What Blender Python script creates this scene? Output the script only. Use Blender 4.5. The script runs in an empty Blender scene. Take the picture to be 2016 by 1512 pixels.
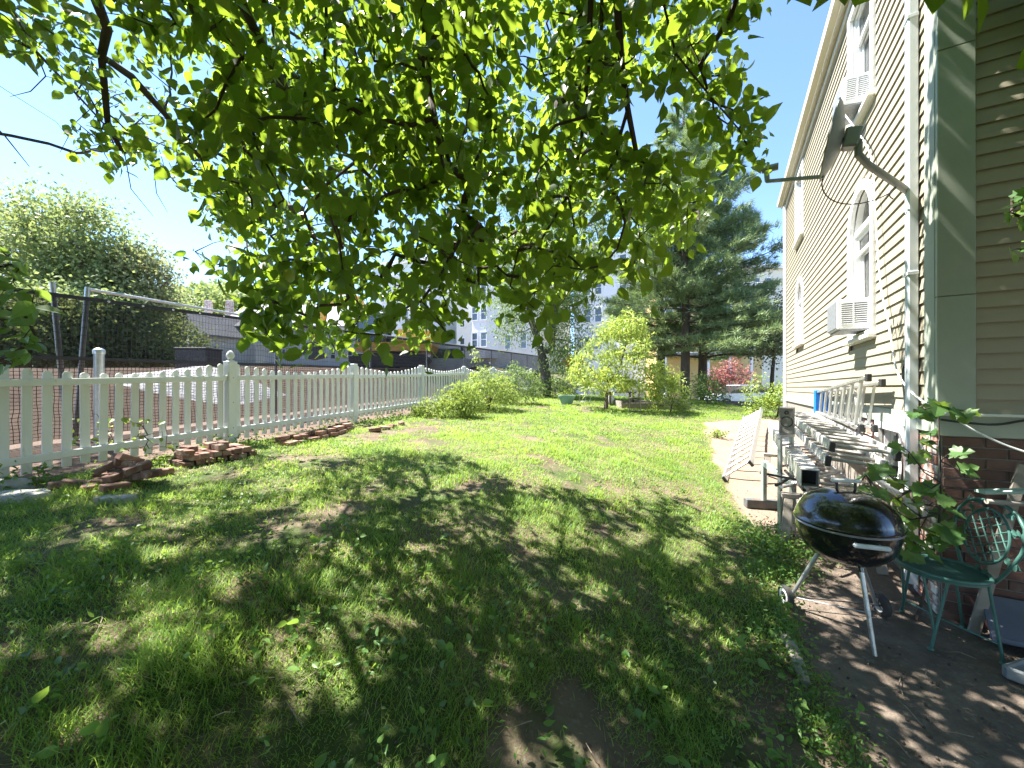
import bpy, bmesh, math, random
import numpy as np
from mathutils import Vector, Matrix

random.seed(7)
RNG = np.random.default_rng(7)
SC = bpy.context.scene
COL = SC.collection
R = math.radians

# ------------------------------------------------------------------ camera
F, CX, CY, EYE = 757.0, 1008.0, 764.0, 1.66       # focal length and horizon of the 2016 px wide photograph
cam_data = bpy.data.cameras.new('camera')
cam_data.sensor_width = 36.0
cam_data.lens = 36.0 * F / 2016.0
cam_data.shift_y = 8.0 / 2016.0
cam_data.clip_start = 0.05
cam_data.clip_end = 2000.0
cam = bpy.data.objects.new('camera', cam_data)
cam.location = (0, 0, EYE)
cam.rotation_euler = (R(90), 0, 0)
COL.objects.link(cam)
SC.camera = cam

# ------------------------------------------------------------------ sky and sun
SUN_EL, SUN_AZ = R(60), math.atan2(0.37, -0.93)    # direction towards the sun
S = Vector((math.cos(SUN_EL) * math.cos(SUN_AZ), math.cos(SUN_EL) * math.sin(SUN_AZ), math.sin(SUN_EL)))
world = bpy.data.worlds.new('World')
SC.world = world
world.use_nodes = True
wn = world.node_tree
bg = wn.nodes['Background']
sky = wn.nodes.new('ShaderNodeTexSky')
sky.sky_type = 'NISHITA'
sky.sun_disc = False
sky.sun_elevation = SUN_EL
sky.sun_rotation = math.pi / 2 - SUN_AZ
sky.air_density = 0.8
sky.dust_density = 0.0
sky.ozone_density = 4.0
wn.links.new(sky.outputs[0], bg.inputs[0])
bg.inputs[1].default_value = 0.10
sun_data = bpy.data.lights.new('sun', 'SUN')
sun_data.energy = 5.0
sun_data.angle = R(0.55)
sun_data.color = (1.0, 0.95, 0.86)
sun = bpy.data.objects.new('sun', sun_data)
sun.rotation_euler = S.to_track_quat('Z', 'Y').to_euler()
sun.location = (-20, 8, 40)
COL.objects.link(sun)
SC.view_settings.view_transform = 'Standard'
SC.view_settings.look = 'None'
SC.view_settings.gamma = 1.0
SC.view_settings.exposure = 2.3
SC.view_settings.use_curve_mapping = False
SC.render.engine = 'CYCLES'
SC.cycles.use_denoising = True
SC.cycles.max_bounces = 9
SC.cycles.diffuse_bounces = 4
SC.cycles.transmission_bounces = 6
SC.cycles.transparent_max_bounces = 24
SC.cycles.caustics_reflective = False
SC.cycles.caustics_refractive = False
SC.cycles.sample_clamp_indirect = 8.0

# ------------------------------------------------------------------ helpers
XF = {}
def V(*a):
    return Vector(a[0]) if len(a) == 1 else Vector(a)
def pix(x, y, d):
    """photo pixel at a known distance -> point"""
    return Vector((d * (x - CX) / F, d, EYE + d * (CY - y) / F))
def proj(P):
    P = np.asarray(P, dtype=float)
    yy = np.maximum(P[..., 1], 1e-3)
    return CX + F * P[..., 0] / yy, CY - F * (P[..., 2] - EYE) / yy
def sstep(a, b, x):
    t = np.clip((np.asarray(x, dtype=float) - a) / (b - a), 0, 1)
    return t * t * (3 - 2 * t)
def vnoise(x, y, scale, seed=0):
    x = np.asarray(x, dtype=float) * scale + seed * 17.31; y = np.asarray(y, dtype=float) * scale + seed * 9.7
    xi = np.floor(x); yi = np.floor(y); fx = x - xi; fy = y - yi
    fx = fx * fx * (3 - 2 * fx); fy = fy * fy * (3 - 2 * fy)
    def h(a, b):
        q = np.sin(a * 127.1 + b * 311.7 + seed * 74.7) * 43758.5453
        return q - np.floor(q)
    return (h(xi, yi) * (1 - fx) + h(xi + 1, yi) * fx) * (1 - fy) + (h(xi, yi + 1) * (1 - fx) + h(xi + 1, yi + 1) * fx) * fy
def inpoly(x, y, poly):
    x = np.asarray(x, dtype=float); y = np.asarray(y, dtype=float)
    r = np.zeros(x.shape, bool); n = len(poly)
    for i in range(n):
        x0, y0 = poly[i]; x1, y1 = poly[(i + 1) % n]
        if y0 == y1: continue
        c = ((y0 > y) != (y1 > y)) & (x < (x1 - x0) * (y - y0) / (y1 - y0) + x0)
        r ^= c
    return r

def tag(o, label=None, cat=None, group=None, kind=None):
    if label: o['label'] = label
    if cat: o['category'] = cat
    if group: o['group'] = group
    if kind: o['kind'] = kind
    return o
def thing(name, label, cat, loc, rotz=0.0, group=None):
    o = bpy.data.objects.new(name, None)
    o.empty_display_size = 0.1
    o.location = loc; o.rotation_euler = (0, 0, rotz)
    COL.objects.link(o)
    XF[o] = Matrix.Translation(Vector(loc)) @ Matrix.Rotation(rotz, 4, 'Z')
    return tag(o, label, cat, group)
def axes(d, up=(0, 0, 1)):
    d = Vector(d).normalized(); up = Vector(up)
    s = d.cross(up)
    if s.length < 1e-4: s = d.cross(Vector((0, 1, 0)))
    s.normalize(); u = s.cross(d)
    return Matrix((d, s, u)).transposed()
def inst(name, mesh, parent, M):
    """another object that shares a mesh; M is its world matrix"""
    o = bpy.data.objects.new(name, mesh)
    COL.objects.link(o)
    if parent:
        o.parent = parent
        M = XF[parent].inverted() @ M
    o.matrix_basis = M
    return o

class MB:
    def __init__(s): s.v = []; s.f = []
    def add(s, vs, fs):
        n = len(s.v); s.v += [Vector(p) for p in vs]; s.f += [[i + n for i in f] for f in fs]; return s
    def box(s, c, size, Rm=None, ch=0.0):
        c = Vector(c); h = [x / 2 for x in size]; Rm = Rm or Matrix.Identity(3)
        ch = min(ch, min(h) * 0.6)
        if ch <= 0:
            vs = [c + Rm @ Vector((sx * h[0], sy * h[1], sz * h[2])) for sx in (-1, 1) for sy in (-1, 1) for sz in (-1, 1)]
            return s.add(vs, [(0, 1, 3, 2), (4, 6, 7, 5), (0, 4, 5, 1), (2, 3, 7, 6), (0, 2, 6, 4), (1, 5, 7, 3)])
        vs = []; idx = {}
        for sx in (-1, 1):
            for sy in (-1, 1):
                for sz in (-1, 1):
                    for a in range(3):
                        p = [sx * (h[0] - ch), sy * (h[1] - ch), sz * (h[2] - ch)]
                        p[a] = (sx, sy, sz)[a] * h[a]
                        idx[(sx, sy, sz, a)] = len(vs); vs.append(c + Rm @ Vector(p))
        fs = []
        for a in range(3):
            b, d = (a + 1) % 3, (a + 2) % 3
            for sg in (-1, 1):
                q = []
                for sb, sd in ((-1, -1), (1, -1), (1, 1), (-1, 1)):
                    t = [0, 0, 0]; t[a] = sg; t[b] = sb; t[d] = sd; q.append(idx[(t[0], t[1], t[2], a)])
                fs.append(q)
            for sb in (-1, 1):
                for sd in (-1, 1):
                    t0 = [0, 0, 0]; t1 = [0, 0, 0]; t0[a] = -1; t1[a] = 1
                    t0[b] = t1[b] = sb; t0[d] = t1[d] = sd
                    fs.append([idx[(*t0, b)], idx[(*t1, b)], idx[(*t1, d)], idx[(*t0, d)]])
        for sx in (-1, 1):
            for sy in (-1, 1):
                for sz in (-1, 1): fs.append([idx[(sx, sy, sz, a)] for a in range(3)])
        return s.add(vs, fs)
    def beam(s, p0, p1, w, h, up=(0, 0, 1), ch=0.0):
        p0 = Vector(p0); p1 = Vector(p1)
        return s.box((p0 + p1) / 2, ((p1 - p0).length, w, h), axes(p1 - p0, up), ch)
    def tube(s, pts, r, n=8, cap=True):
        pts = [Vector(p) for p in pts]; m = len(pts)
        rs = list(r) if hasattr(r, '__len__') else [r] * m
        T = []
        for i in range(m):
            d = pts[min(i + 1, m - 1)] - pts[max(i - 1, 0)]
            T.append(d.normalized() if d.length > 1e-9 else Vector((0, 0, 1)))
        a = T[0].orthogonal().normalized(); vs = []
        for i in range(m):
            a = a - T[i] * a.dot(T[i]); a = a.normalized() if a.length > 1e-6 else T[i].orthogonal().normalized()
            b = T[i].cross(a)
            for k in range(n):
                t = 2 * math.pi * k / n
                vs.append(pts[i] + (a * math.cos(t) + b * math.sin(t)) * rs[i])
        fs = [[i * n + k, i * n + (k + 1) % n, (i + 1) * n + (k + 1) % n, (i + 1) * n + k] for i in range(m - 1) for k in range(n)]
        if cap: fs += [list(range(n))[::-1], [(m - 1) * n + k for k in range(n)]]
        return s.add(vs, fs)
    def lathe(s, prof, c=(0, 0, 0), n=24, Rm=None, cap=False):
        c = Vector(c); Rm = Rm or Matrix.Identity(3); vs = []
        for r, z in prof:
            for k in range(n):
                t = 2 * math.pi * k / n
                vs.append(c + Rm @ Vector((r * math.cos(t), r * math.sin(t), z)))
        m = len(prof)
        fs = [[i * n + k, i * n + (k + 1) % n, (i + 1) * n + (k + 1) % n, (i + 1) * n + k] for i in range(m - 1) for k in range(n)]
        if cap and prof[0][0] > 1e-5: fs.append(list(range(n))[::-1])
        if cap and prof[-1][0] > 1e-5: fs.append([(m - 1) * n + k for k in range(n)])
        return s.add(vs, fs)
    def prism(s, poly, o, ax, ay, az, t):
        """polygon in the (ax, ay) plane at o, extruded by t along az"""
        o = Vector(o); ax = Vector(ax); ay = Vector(ay); az = Vector(az); n = len(poly)
        a = [o + ax * p[0] + ay * p[1] for p in poly]; b = [p + az * t for p in a]
        fs = [list(range(n))[::-1], [n + i for i in range(n)]] + [[i, (i + 1) % n, n + (i + 1) % n, n + i] for i in range(n)]
        return s.add(a + b, fs)
    def ring(s, outer, inner, o, ax, ay, az, t):
        """closed band between two outlines with the same number of points, extruded by t"""
        o = Vector(o); ax = Vector(ax); ay = Vector(ay); az = Vector(az); n = len(outer)
        P = lambda p, d: o + ax * p[0] + ay * p[1] + az * d
        vs = [P(p, 0) for p in outer] + [P(p, 0) for p in inner] + [P(p, t) for p in outer] + [P(p, t) for p in inner]
        fs = []
        for i in range(n):
            j = (i + 1) % n
            fs += [[i, j, n + j, n + i], [2 * n + i, 3 * n + i, 3 * n + j, 2 * n + j], [i, 2 * n + i, 2 * n + j, j], [n + i, n + j, 3 * n + j, 3 * n + i]]
        return s.add(vs, fs)
    def ball(s, c, r, n=10, m=7):
        r = r if hasattr(r, '__len__') else (r, r, r)
        prof = [(math.sin(math.pi * i / m), -math.cos(math.pi * i / m)) for i in range(m + 1)]
        prof[0] = (1e-6, -1); prof[-1] = (1e-6, 1)
        k = len(s.v); s.lathe(prof, (0, 0, 0), n)
        for i in range(k, len(s.v)):
            p = s.v[i]; s.v[i] = Vector((p.x * r[0], p.y * r[1], p.z * r[2])) + Vector(c)
        return s
    def build(s, name, m, parent=None, smooth=False, label=None, cat=None, group=None, kind=None, recalc=True):
        if parent:
            Mi = XF[parent].inverted(); vs = [Mi @ p for p in s.v]; org = None
        else:
            a = np.array([tuple(p) for p in s.v])
            org = Vector(((a[:, 0].min() + a[:, 0].max()) / 2, (a[:, 1].min() + a[:, 1].max()) / 2, a[:, 2].min()))
            vs = [p - org for p in s.v]
        me = bpy.data.meshes.new(name)
        me.from_pydata([tuple(p) for p in vs], [], s.f)
        if recalc:
            bm = bmesh.new(); bm.from_mesh(me); bmesh.ops.recalc_face_normals(bm, faces=bm.faces); bm.to_mesh(me); bm.free()
        if smooth:
            me.polygons.foreach_set('use_smooth', [True] * len(me.polygons))
            try: me.set_sharp_from_angle(angle=R(40))
            except Exception: pass
        me.materials.append(m)
        o = bpy.data.objects.new(name, me); COL.objects.link(o)
        if parent:
            o.parent = parent; XF[o] = XF[parent]
        else:
            o.location = org; XF[o] = Matrix.Translation(org)
        return tag(o, label, cat, group, kind)

# ---- numpy meshes: many copies of one small template, joined
def template(kind):
    if kind == 'diamond':
        v = [(0, 0, 0), (.45, .5, .04), (1, 0, -.05), (.45, -.5, .04)]; f = [(0, 1, 2, 3)]
    elif kind == 'leaf':      # ovate leaf folded along its midrib, drip tip, uneven margin
        v = [(0, 0, 0), (.33, 0, -.03), (.70, 0, -.07), (1.06, 0, -.17),
             (.10, .27, .05), (.36, .49, .07), (.64, .40, .02), (.86, .17, -.06),
             (.10, -.25, .05), (.34, -.47, .08), (.62, -.42, .01), (.85, -.18, -.07)]
        f = [(0, 1, 5, 4), (1, 2, 6, 5), (2, 7, 6), (2, 3, 7), (0, 8, 9, 1), (1, 9, 10, 2), (2, 10, 11), (2, 11, 3)]
    elif kind == 'lance':
        v = [(0, 0, 0), (.35, .5, .05), (.4, 0, -.03), (.35, -.5, .05), (1, 0, -.3)]; f = [(0, 2, 1), (0, 3, 2), (1, 2, 4), (2, 3, 4)]
    elif kind == 'palm':      # lobed maple-like leaf
        out = [(0, 0), (-.10, .26), (.06, .30), (.10, .58), (.32, .36), (.42, .44), (.56, .26), (.72, .30), (1.0, 0),
               (.72, -.30), (.56, -.26), (.42, -.44), (.32, -.36), (.10, -.58), (.06, -.30), (-.10, -.26)]
        v = [(.36, 0, -.04)] + [(a, b * 1.05, .16 * abs(b) - .10 * a * a) for a, b in out]
        f = [(0, i + 1, (i + 1) % 16 + 1) for i in range(16)]
    elif kind == 'blade':
        v = [(0, .5, 0), (0, -.5, 0), (.55, .36, .10), (.55, -.36, .10), (1, 0, .34)]; f = [(0, 1, 3, 2), (2, 3, 4)]
    elif kind == 'round':
        v = [(0, 0, 0), (.18, .42, .05), (.62, .5, .03), (1, 0, -.05), (.62, -.5, .03), (.18, -.42, .05)]; f = [(0, 1, 2, 3), (0, 3, 4, 5)]
    elif kind == 'needle':
        v = [(0, .5, 0), (0, -.5, 0), (1, 0, 0)]; f = [(0, 1, 2)]
    return np.array(v, float), f
def unit(a):
    return a / np.maximum(np.linalg.norm(a, axis=-1, keepdims=True), 1e-9)
def cloud(name, kind, P, D, N, L, W, m, parent=None, val=None, label=None, cat=None, group=None, okind=None, fold=1.0):
    """P origins, D directions, N normals, L lengths, W widths (arrays) -> one joined mesh"""
    P = np.asarray(P, float); n = len(P)
    tv, tf = template(kind); k = len(tv)
    D = unit(np.asarray(D, float)); N = np.asarray(N, float)
    N = unit(N - D * np.sum(N * D, -1, keepdims=True)); B = np.cross(N, D)
    L = np.broadcast_to(np.asarray(L, float), (n,)); W = np.broadcast_to(np.asarray(W, float), (n,))
    co = (P[:, None, :] + D[:, None, :] * (tv[None, :, 0, None] * L[:, None, None]) + B[:, None, :] * (tv[None, :, 1, None] * W[:, None, None])
          + N[:, None, :] * (tv[None, :, 2, None] * (L * fold)[:, None, None]))
    co = co.reshape(-1, 3)
    if parent:
        Mi = np.array(XF[parent].inverted()); co = co @ Mi[:3, :3].T + Mi[:3, 3]; org = None
    else:
        org = np.array([co[:, 0].mean(), co[:, 1].mean(), co[:, 2].min()]); co = co - org
    lt = np.array([len(q) for q in tf]); li = np.concatenate([np.array(q) for q in tf])
    loops = (li[None, :] + (np.arange(n) * k)[:, None]).ravel(); tot = np.tile(lt, n)
    start = np.concatenate([[0], np.cumsum(tot)[:-1]])
    me = bpy.data.meshes.new(name)
    me.vertices.add(n * k); me.vertices.foreach_set('co', co.ravel().astype(np.float32))
    me.loops.add(len(loops)); me.loops.foreach_set('vertex_index', loops.astype(np.int32))
    me.polygons.add(len(tot)); me.polygons.foreach_set('loop_start', start.astype(np.int32)); me.polygons.foreach_set('loop_total', tot.astype(np.int32))
    me.update(calc_edges=True)
    if val is None: val = RNG.random(n)
    at = me.attributes.new('v', 'FLOAT', 'POINT'); at.data.foreach_set('value', np.repeat(np.asarray(val, float), k).astype(np.float32))
    me.materials.append(m)
    o = bpy.data.objects.new(name, me); COL.objects.link(o)
    if parent: o.parent = parent; XF[o] = XF[parent]
    else: o.location = org; XF[o] = Matrix.Translation(Vector(org))
    return tag(o, label, cat, group, okind)
def rdir(n, up=0.0, flat=1.0):
    a = RNG.normal(size=(n, 3)); a[:, 2] = a[:, 2] * flat + up
    return unit(a)

# ------------------------------------------------------------------ materials
MATS = {}
def nt_new(name):
    m = bpy.data.materials.new(name); m.use_nodes = True
    nt = m.node_tree; nt.nodes.clear(); out = nt.nodes.new('ShaderNodeOutputMaterial')
    MATS[name] = m
    return m, nt, out
def c4(c): return (c[0], c[1], c[2], 1.0)
def mixc(nt, fac, a, b, mode='MIX'):
    n = nt.nodes.new('ShaderNodeMix'); n.data_type = 'RGBA'; n.blend_type = mode
    for i, q in ((0, fac), (6, a), (7, b)):
        if hasattr(q, 'is_output') or isinstance(q, bpy.types.NodeSocket): nt.links.new(q, n.inputs[i])
        else: n.inputs[i].default_value = q if i == 0 else c4(q)
    return n.outputs[2]
def ramp(nt, fac, lo, hi):
    n = nt.nodes.new('ShaderNodeMapRange'); n.inputs[1].default_value = lo; n.inputs[2].default_value = hi; n.clamp = True
    nt.links.new(fac, n.inputs[0]); return n.outputs[0]
def mth(nt, op, a, b=None):
    n = nt.nodes.new('ShaderNodeMath'); n.operation = op
    for i, q in ((0, a), (1, b)):
        if q is None: continue
        if isinstance(q, bpy.types.NodeSocket): nt.links.new(q, n.inputs[i])
        else: n.inputs[i].default_value = q
    return n.outputs[0]
def coords(nt, stretch=(1, 1, 1), offset=True):
    tc = nt.nodes.new('ShaderNodeTexCoord'); mp = nt.nodes.new('ShaderNodeMapping')
    mp.inputs['Scale'].default_value = stretch
    nt.links.new(tc.outputs['Object'], mp.inputs['Vector'])
    oi = nt.nodes.new('ShaderNodeObjectInfo')
    if offset:
        sc = mth(nt, 'MULTIPLY', oi.outputs['Random'], 37.0); nt.links.new(sc, mp.inputs['Location'])
    return mp.outputs[0], oi.outputs['Random'], tc
def noise(nt, vec, scale, detail=5, rough=.6, dist=0.0):
    n = nt.nodes.new('ShaderNodeTexNoise'); n.inputs['Scale'].default_value = scale; n.inputs['Detail'].default_value = detail
    n.inputs['Roughness'].default_value = rough; n.inputs['Distortion'].default_value = dist
    nt.links.new(vec, n.inputs['Vector']); return n.outputs[0]
def mat(name, c1, c2=None, sc=6.0, rough=.6, metal=0.0, bump=0.0, bsc=60.0, rnd=0.0, spec=.5, coat=0.0, stretch=(1, 1, 1), wear=None, bdist=.004):
    """wear = (colour, scale, low, high): patches of another colour where the noise is between low and high"""
    if name in MATS: return MATS[name]
    m, nt, out = nt_new(name)
    p = nt.nodes.new('ShaderNodeBsdfPrincipled'); nt.links.new(p.outputs[0], out.inputs[0])
    vec, rr, _ = coords(nt, stretch)
    col = mixc(nt, ramp(nt, noise(nt, vec, sc), .3, .7), c1, c2 or tuple(x * .75 for x in c1))
    if wear: col = mixc(nt, ramp(nt, noise(nt, vec, wear[1], 8, .7, .4), wear[2], wear[3]), col, wear[0])
    if rnd:
        h = nt.nodes.new('ShaderNodeHueSaturation'); nt.links.new(col, h.inputs['Color'])
        v = mth(nt, 'ADD', mth(nt, 'MULTIPLY', rr, 2 * rnd), 1 - rnd); nt.links.new(v, h.inputs['Value']); col = h.outputs[0]
    nt.links.new(col, p.inputs['Base Color'])
    rn = mth(nt, 'ADD', mth(nt, 'MULTIPLY', noise(nt, vec, sc * 2.3), .25), rough - .12); nt.links.new(rn, p.inputs['Roughness'])
    p.inputs['Metallic'].default_value = metal
    p.inputs['Specular IOR Level'].default_value = spec
    p.inputs['Coat Weight'].default_value = coat
    if bump:
        b = nt.nodes.new('ShaderNodeBump'); b.inputs['Strength'].default_value = bump; b.inputs['Distance'].default_value = bdist
        nt.links.new(noise(nt, vec, bsc, 6, .65), b.inputs['Height']); nt.links.new(b.outputs[0], p.inputs['Normal'])
    return m
def leafmat(name, dark, light, trans, tw=.45, rough=.45, yellow=None):
    m, nt, out = nt_new(name)
    at = nt.nodes.new('ShaderNodeAttribute'); at.attribute_name = 'v'
    col = mixc(nt, at.outputs['Fac'], dark, light)
    tcol = mixc(nt, at.outputs['Fac'], tuple(x * .72 for x in trans), trans)
    if yellow:
        f = ramp(nt, at.outputs['Fac'], .93, .99); col = mixc(nt, f, col, yellow)
    p = nt.nodes.new('ShaderNodeBsdfPrincipled'); nt.links.new(col, p.inputs['Base Color'])
    p.inputs['Roughness'].default_value = rough; p.inputs['Specular IOR Level'].default_value = .35
    t = nt.nodes.new('ShaderNodeBsdfTranslucent'); nt.links.new(tcol, t.inputs[0])
    mx = nt.nodes.new('ShaderNodeMixShader'); mx.inputs[0].default_value = tw
    nt.links.new(p.outputs[0], mx.inputs[1]); nt.links.new(t.outputs[0], mx.inputs[2]); nt.links.new(mx.outputs[0], out.inputs[0])
    return m
def screenmat(name, col, opacity, grid=None, wire=(.25, .25, .26), cell=(.05, .10)):
    """open weave: opacity share of threads, plus the wires of the fence behind it; local x along the fence, local z up"""
    m, nt, out = nt_new(name)
    vec, rr, tc = coords(nt, (1, 1, 1), False)
    d = nt.nodes.new('ShaderNodeBsdfDiffuse'); d.inputs[0].default_value = c4(col)
    tr = nt.nodes.new('ShaderNodeBsdfTransparent')
    op = mth(nt, 'ADD', mth(nt, 'MULTIPLY', noise(nt, vec, 2.2, 3), .22), opacity - .11)
    mx = nt.nodes.new('ShaderNodeMixShader'); nt.links.new(op, mx.inputs[0]); nt.links.new(tr.outputs[0], mx.inputs[1]); nt.links.new(d.outputs[0], mx.inputs[2])
    last = mx
    if grid:
        sp = nt.nodes.new('ShaderNodeSeparateXYZ'); nt.links.new(vec, sp.inputs[0])
        wob = mth(nt, 'MULTIPLY', noise(nt, vec, 1.3, 2), .12)
        gx = mth(nt, 'LESS_THAN', mth(nt, 'FRACT', mth(nt, 'DIVIDE', mth(nt, 'ADD', sp.outputs[0], wob), cell[0])), grid)
        gz = mth(nt, 'LESS_THAN', mth(nt, 'FRACT', mth(nt, 'DIVIDE', mth(nt, 'ADD', sp.outputs[2], wob), cell[1])), grid * cell[0] / cell[1])
        g = mth(nt, 'MAXIMUM', gx, gz)
        w = nt.nodes.new('ShaderNodeBsdfDiffuse'); w.inputs[0].default_value = c4(wire)
        last = nt.nodes.new('ShaderNodeMixShader'); nt.links.new(g, last.inputs[0]); nt.links.new(mx.outputs[0], last.inputs[1]); nt.links.new(w.outputs[0], last.inputs[2])
    nt.links.new(last.outputs[0], out.inputs[0]); return m
def glassmat(name, tint=(.75, .8, .8), opaque=.25, body=(.03, .035, .04)):
    m, nt, out = nt_new(name)
    tr = nt.nodes.new('ShaderNodeBsdfTransparent'); tr.inputs[0].default_value = c4(tint)
    d = nt.nodes.new('ShaderNodeBsdfDiffuse'); d.inputs[0].default_value = c4(body)
    m0 = nt.nodes.new('ShaderNodeMixShader'); m0.inputs[0].default_value = opaque; nt.links.new(tr.outputs[0], m0.inputs[1]); nt.links.new(d.outputs[0], m0.inputs[2])
    g = nt.nodes.new('ShaderNodeBsdfGlossy'); g.inputs['Roughness'].default_value = .02
    fr = nt.nodes.new('ShaderNodeFresnel'); fr.inputs[0].default_value = 1.6
    f2 = mth(nt, 'ADD', fr.outputs[0], .04)
    mx = nt.nodes.new('ShaderNodeMixShader'); nt.links.new(f2, mx.inputs[0]); nt.links.new(m0.outputs[0], mx.inputs[1]); nt.links.new(g.outputs[0], mx.inputs[2])
    nt.links.new(mx.outputs[0], out.inputs[0]); return m

m_white = mat('white_paint', (.70, .715, .69), (.64, .66, .63), 9, .5, bump=.25, bsc=30, stretch=(1, 1, .25), wear=((.34, .37, .28), 7, .60, .78), rnd=.06)
m_clap = mat('cream_clapboard', (.325, .292, .218), (.295, .263, .195), 3, .55, bump=.15, bsc=25, stretch=(.3, .3, 2), rnd=.045, wear=((.26, .235, .175), 4, .63, .85))
m_trim = mat('pale_green_trim', (.34, .375, .315), (.30, .335, .28), 4, .5, bump=.2, bsc=40, rnd=.03, wear=((.36, .38, .30), 3, .60, .8))
m_vinyl = mat('white_window_vinyl', (.80, .80, .79), (.76, .76, .75), 5, .35)
m_brick = mat('red_brick', (.115, .058, .047), (.17, .092, .074), 14, .85, bump=.7, bsc=70, rnd=.30, wear=((.24, .21, .18), 9, .60, .76))
m_paintbrick = mat('painted_brick', (.30, .13, .10), (.42, .24, .19), 9, .85, bump=.7, bsc=60, rnd=.2, wear=((.66, .64, .60), 8, .47, .56))
m_mortar = mat('mortar', (.25, .23, .205), (.18, .165, .15), 20, .9, bump=.6, bsc=90)
m_alu = mat('aluminium', (.72, .72, .70), (.58, .58, .57), 12, .38, .85, bump=.12, bsc=60, stretch=(.4, 1, 1), wear=((.42, .40, .36), 6, .62, .8))
m_alu_old = mat('weathered_aluminium', (.50, .485, .45), (.38, .365, .34), 9, .55, .25, bump=.25, bsc=60, wear=((.33, .30, .26), 7, .56, .76))
m_galv = mat('galvanised_steel', (.48, .49, .50), (.38, .39, .40), 18, .42, .8, bump=.1)
m_steel_dark = mat('dark_steel', (.035, .037, .04), (.06, .06, .06), 10, .5, .4)
m_black_plastic = mat('black_plastic', (.02, .02, .022), (.03, .03, .03), 8, .5)
m_bark = mat('bark', (.075, .055, .042), (.13, .10, .075), 9, .9, bump=1.0, bsc=28, stretch=(1, 1, .3), bdist=.02)
m_twig = mat('dark_twig', (.045, .032, .026), (.075, .055, .042), 20, .85, bump=.6, bsc=60)
m_rubber = mat('rubber', (.025, .025, .025), (.05, .048, .045), 12, .8, bump=.3)
# ------------------------------------------------------------------ terrain
HC = Vector((3.18, 2.85, 0)); HW = Vector((.489, .873, 0)).normalized(); HN = Vector((-HW.y, HW.x, 0))   # house corner, along its side wall, outwards
FD = Vector((.342, .940, 0)).normalized(); FN = Vector((-FD.y, FD.x, 0)); FP1 = Vector((-4.16, 5.65, 0))      # picket fence direction, its far side, one post
def uv_house(x, y):
    dx = np.asarray(x, float) - HC.x; dy = np.asarray(y, float) - HC.y
    return dx * HN.x + dy * HN.y, dx * HW.x + dy * HW.y
def gh(x, y):
    x = np.asarray(x, float); y = np.asarray(y, float)
    base = .351 - .0354 * np.clip(x, -8, 12) + .0588 * np.clip(y, -3, 18)
    u, v = uv_house(x, y)
    dep = .43 * (1 - sstep(1.0, 4.2, u)) * (1 - sstep(.5, 7.5, v))
    s = (x - FP1.x) * FN.x + (y - FP1.y) * FN.y
    rise = sstep(2.7, 9, s) * np.maximum(1.50 + .060 * np.clip(y, 0, 60) - base, -.2)
    street = -.72 * sstep(20.3, 22, y) * sstep(4, 7, x)
    lump = (vnoise(x, y, 1.1, 3) - .5) * .05 * sstep(.6, 1.6, u) + (vnoise(x, y, 5, 4) - .5) * .018
    return base - dep + rise + street + lump
def gz(x, y): return float(gh(x, y))
def ghit(px, py):
    d = 5.0
    for _ in range(60):
        x = d * (px - CX) / F
        d2 = (EYE - gz(x, d)) * F / max(py - CY, 1.0)
        d = .6 * d + .4 * min(d2, 60.0)
    return Vector((d * (px - CX) / F, d, gz(d * (px - CX) / F, d)))
_edge = [ghit(*p) for p in ((1381, 832), (1392, 870), (1404, 910), (1424, 960), (1452, 1012), (1490, 1046), (1560, 1090), (1575, 1118), (1545, 1165), (1540, 1210), (1556, 1290), (1608, 1370), (1660, 1450), (1700, 1512))]
_edge = sorted(_edge, key=lambda p: p.y)
EY = np.array([-6.0, .6] + [p.y for p in _edge] + [11.3, 12.0]); EX = np.array([.1, 1.0] + [p.x for p in _edge] + [7.5, 9.5])
def xright(y): return np.interp(y, EY, EX)
def xleft(y): return FP1.x + (np.asarray(y, float) - FP1.y) * FD.x / FD.y + .1

def grid_axis(lo, hi, step, far, n):
    a = np.arange(lo, hi + 1e-6, step)
    g = np.geomspace(step, far, n)
    return np.concatenate([(lo - g)[::-1], a, hi + g])
gx = grid_axis(-6.0, 6.0, .085, 500, 34); gy = grid_axis(0.2, 13.0, .085, 600, 34)
GX, GY = np.meshgrid(gx, gy); GZ = gh(GX, GY)
nx, ny = len(gx), len(gy)
me = bpy.data.meshes.new('ground')
idx = np.arange(nx * ny).reshape(ny, nx)
q = np.stack([idx[:-1, :-1], idx[:-1, 1:], idx[1:, 1:], idx[1:, :-1]], -1).reshape(-1, 4)
me.vertices.add(nx * ny); me.vertices.foreach_set('co', np.stack([GX, GY, GZ], -1).ravel().astype(np.float32))
me.loops.add(q.size); me.loops.foreach_set('vertex_index', q.ravel().astype(np.int32))
me.polygons.add(len(q)); me.polygons.foreach_set('loop_start', (np.arange(len(q)) * 4).astype(np.int32)); me.polygons.foreach_set('loop_total', np.full(len(q), 4, np.int32))
me.update(calc_edges=True)
me.polygons.foreach_set('use_smooth', np.ones(len(q), bool))
gu, gv = uv_house(GX, GY)
wob = (vnoise(GX, GY, 2.3, 8) - .5) * .22 + (vnoise(GX, GY, 7, 9) - .5) * .1
path = sstep(-.05, .10, GX - xright(GY) + wob) * (GY < 14) * (gu > -6)
fs = (GX - FP1.x) * FN.x + (GY - FP1.y) * FN.y
site = sstep(-.25, .15, fs + wob) * (GY < 40) * (fs < 30)
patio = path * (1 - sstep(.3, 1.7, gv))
for nm, val in (('path', path), ('patio', patio), ('site', site)):
    me.attributes.new(nm, 'FLOAT', 'POINT').data.foreach_set('value', np.asarray(val, np.float32).ravel())
m, nt, out = nt_new('yard_earth')
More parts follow.
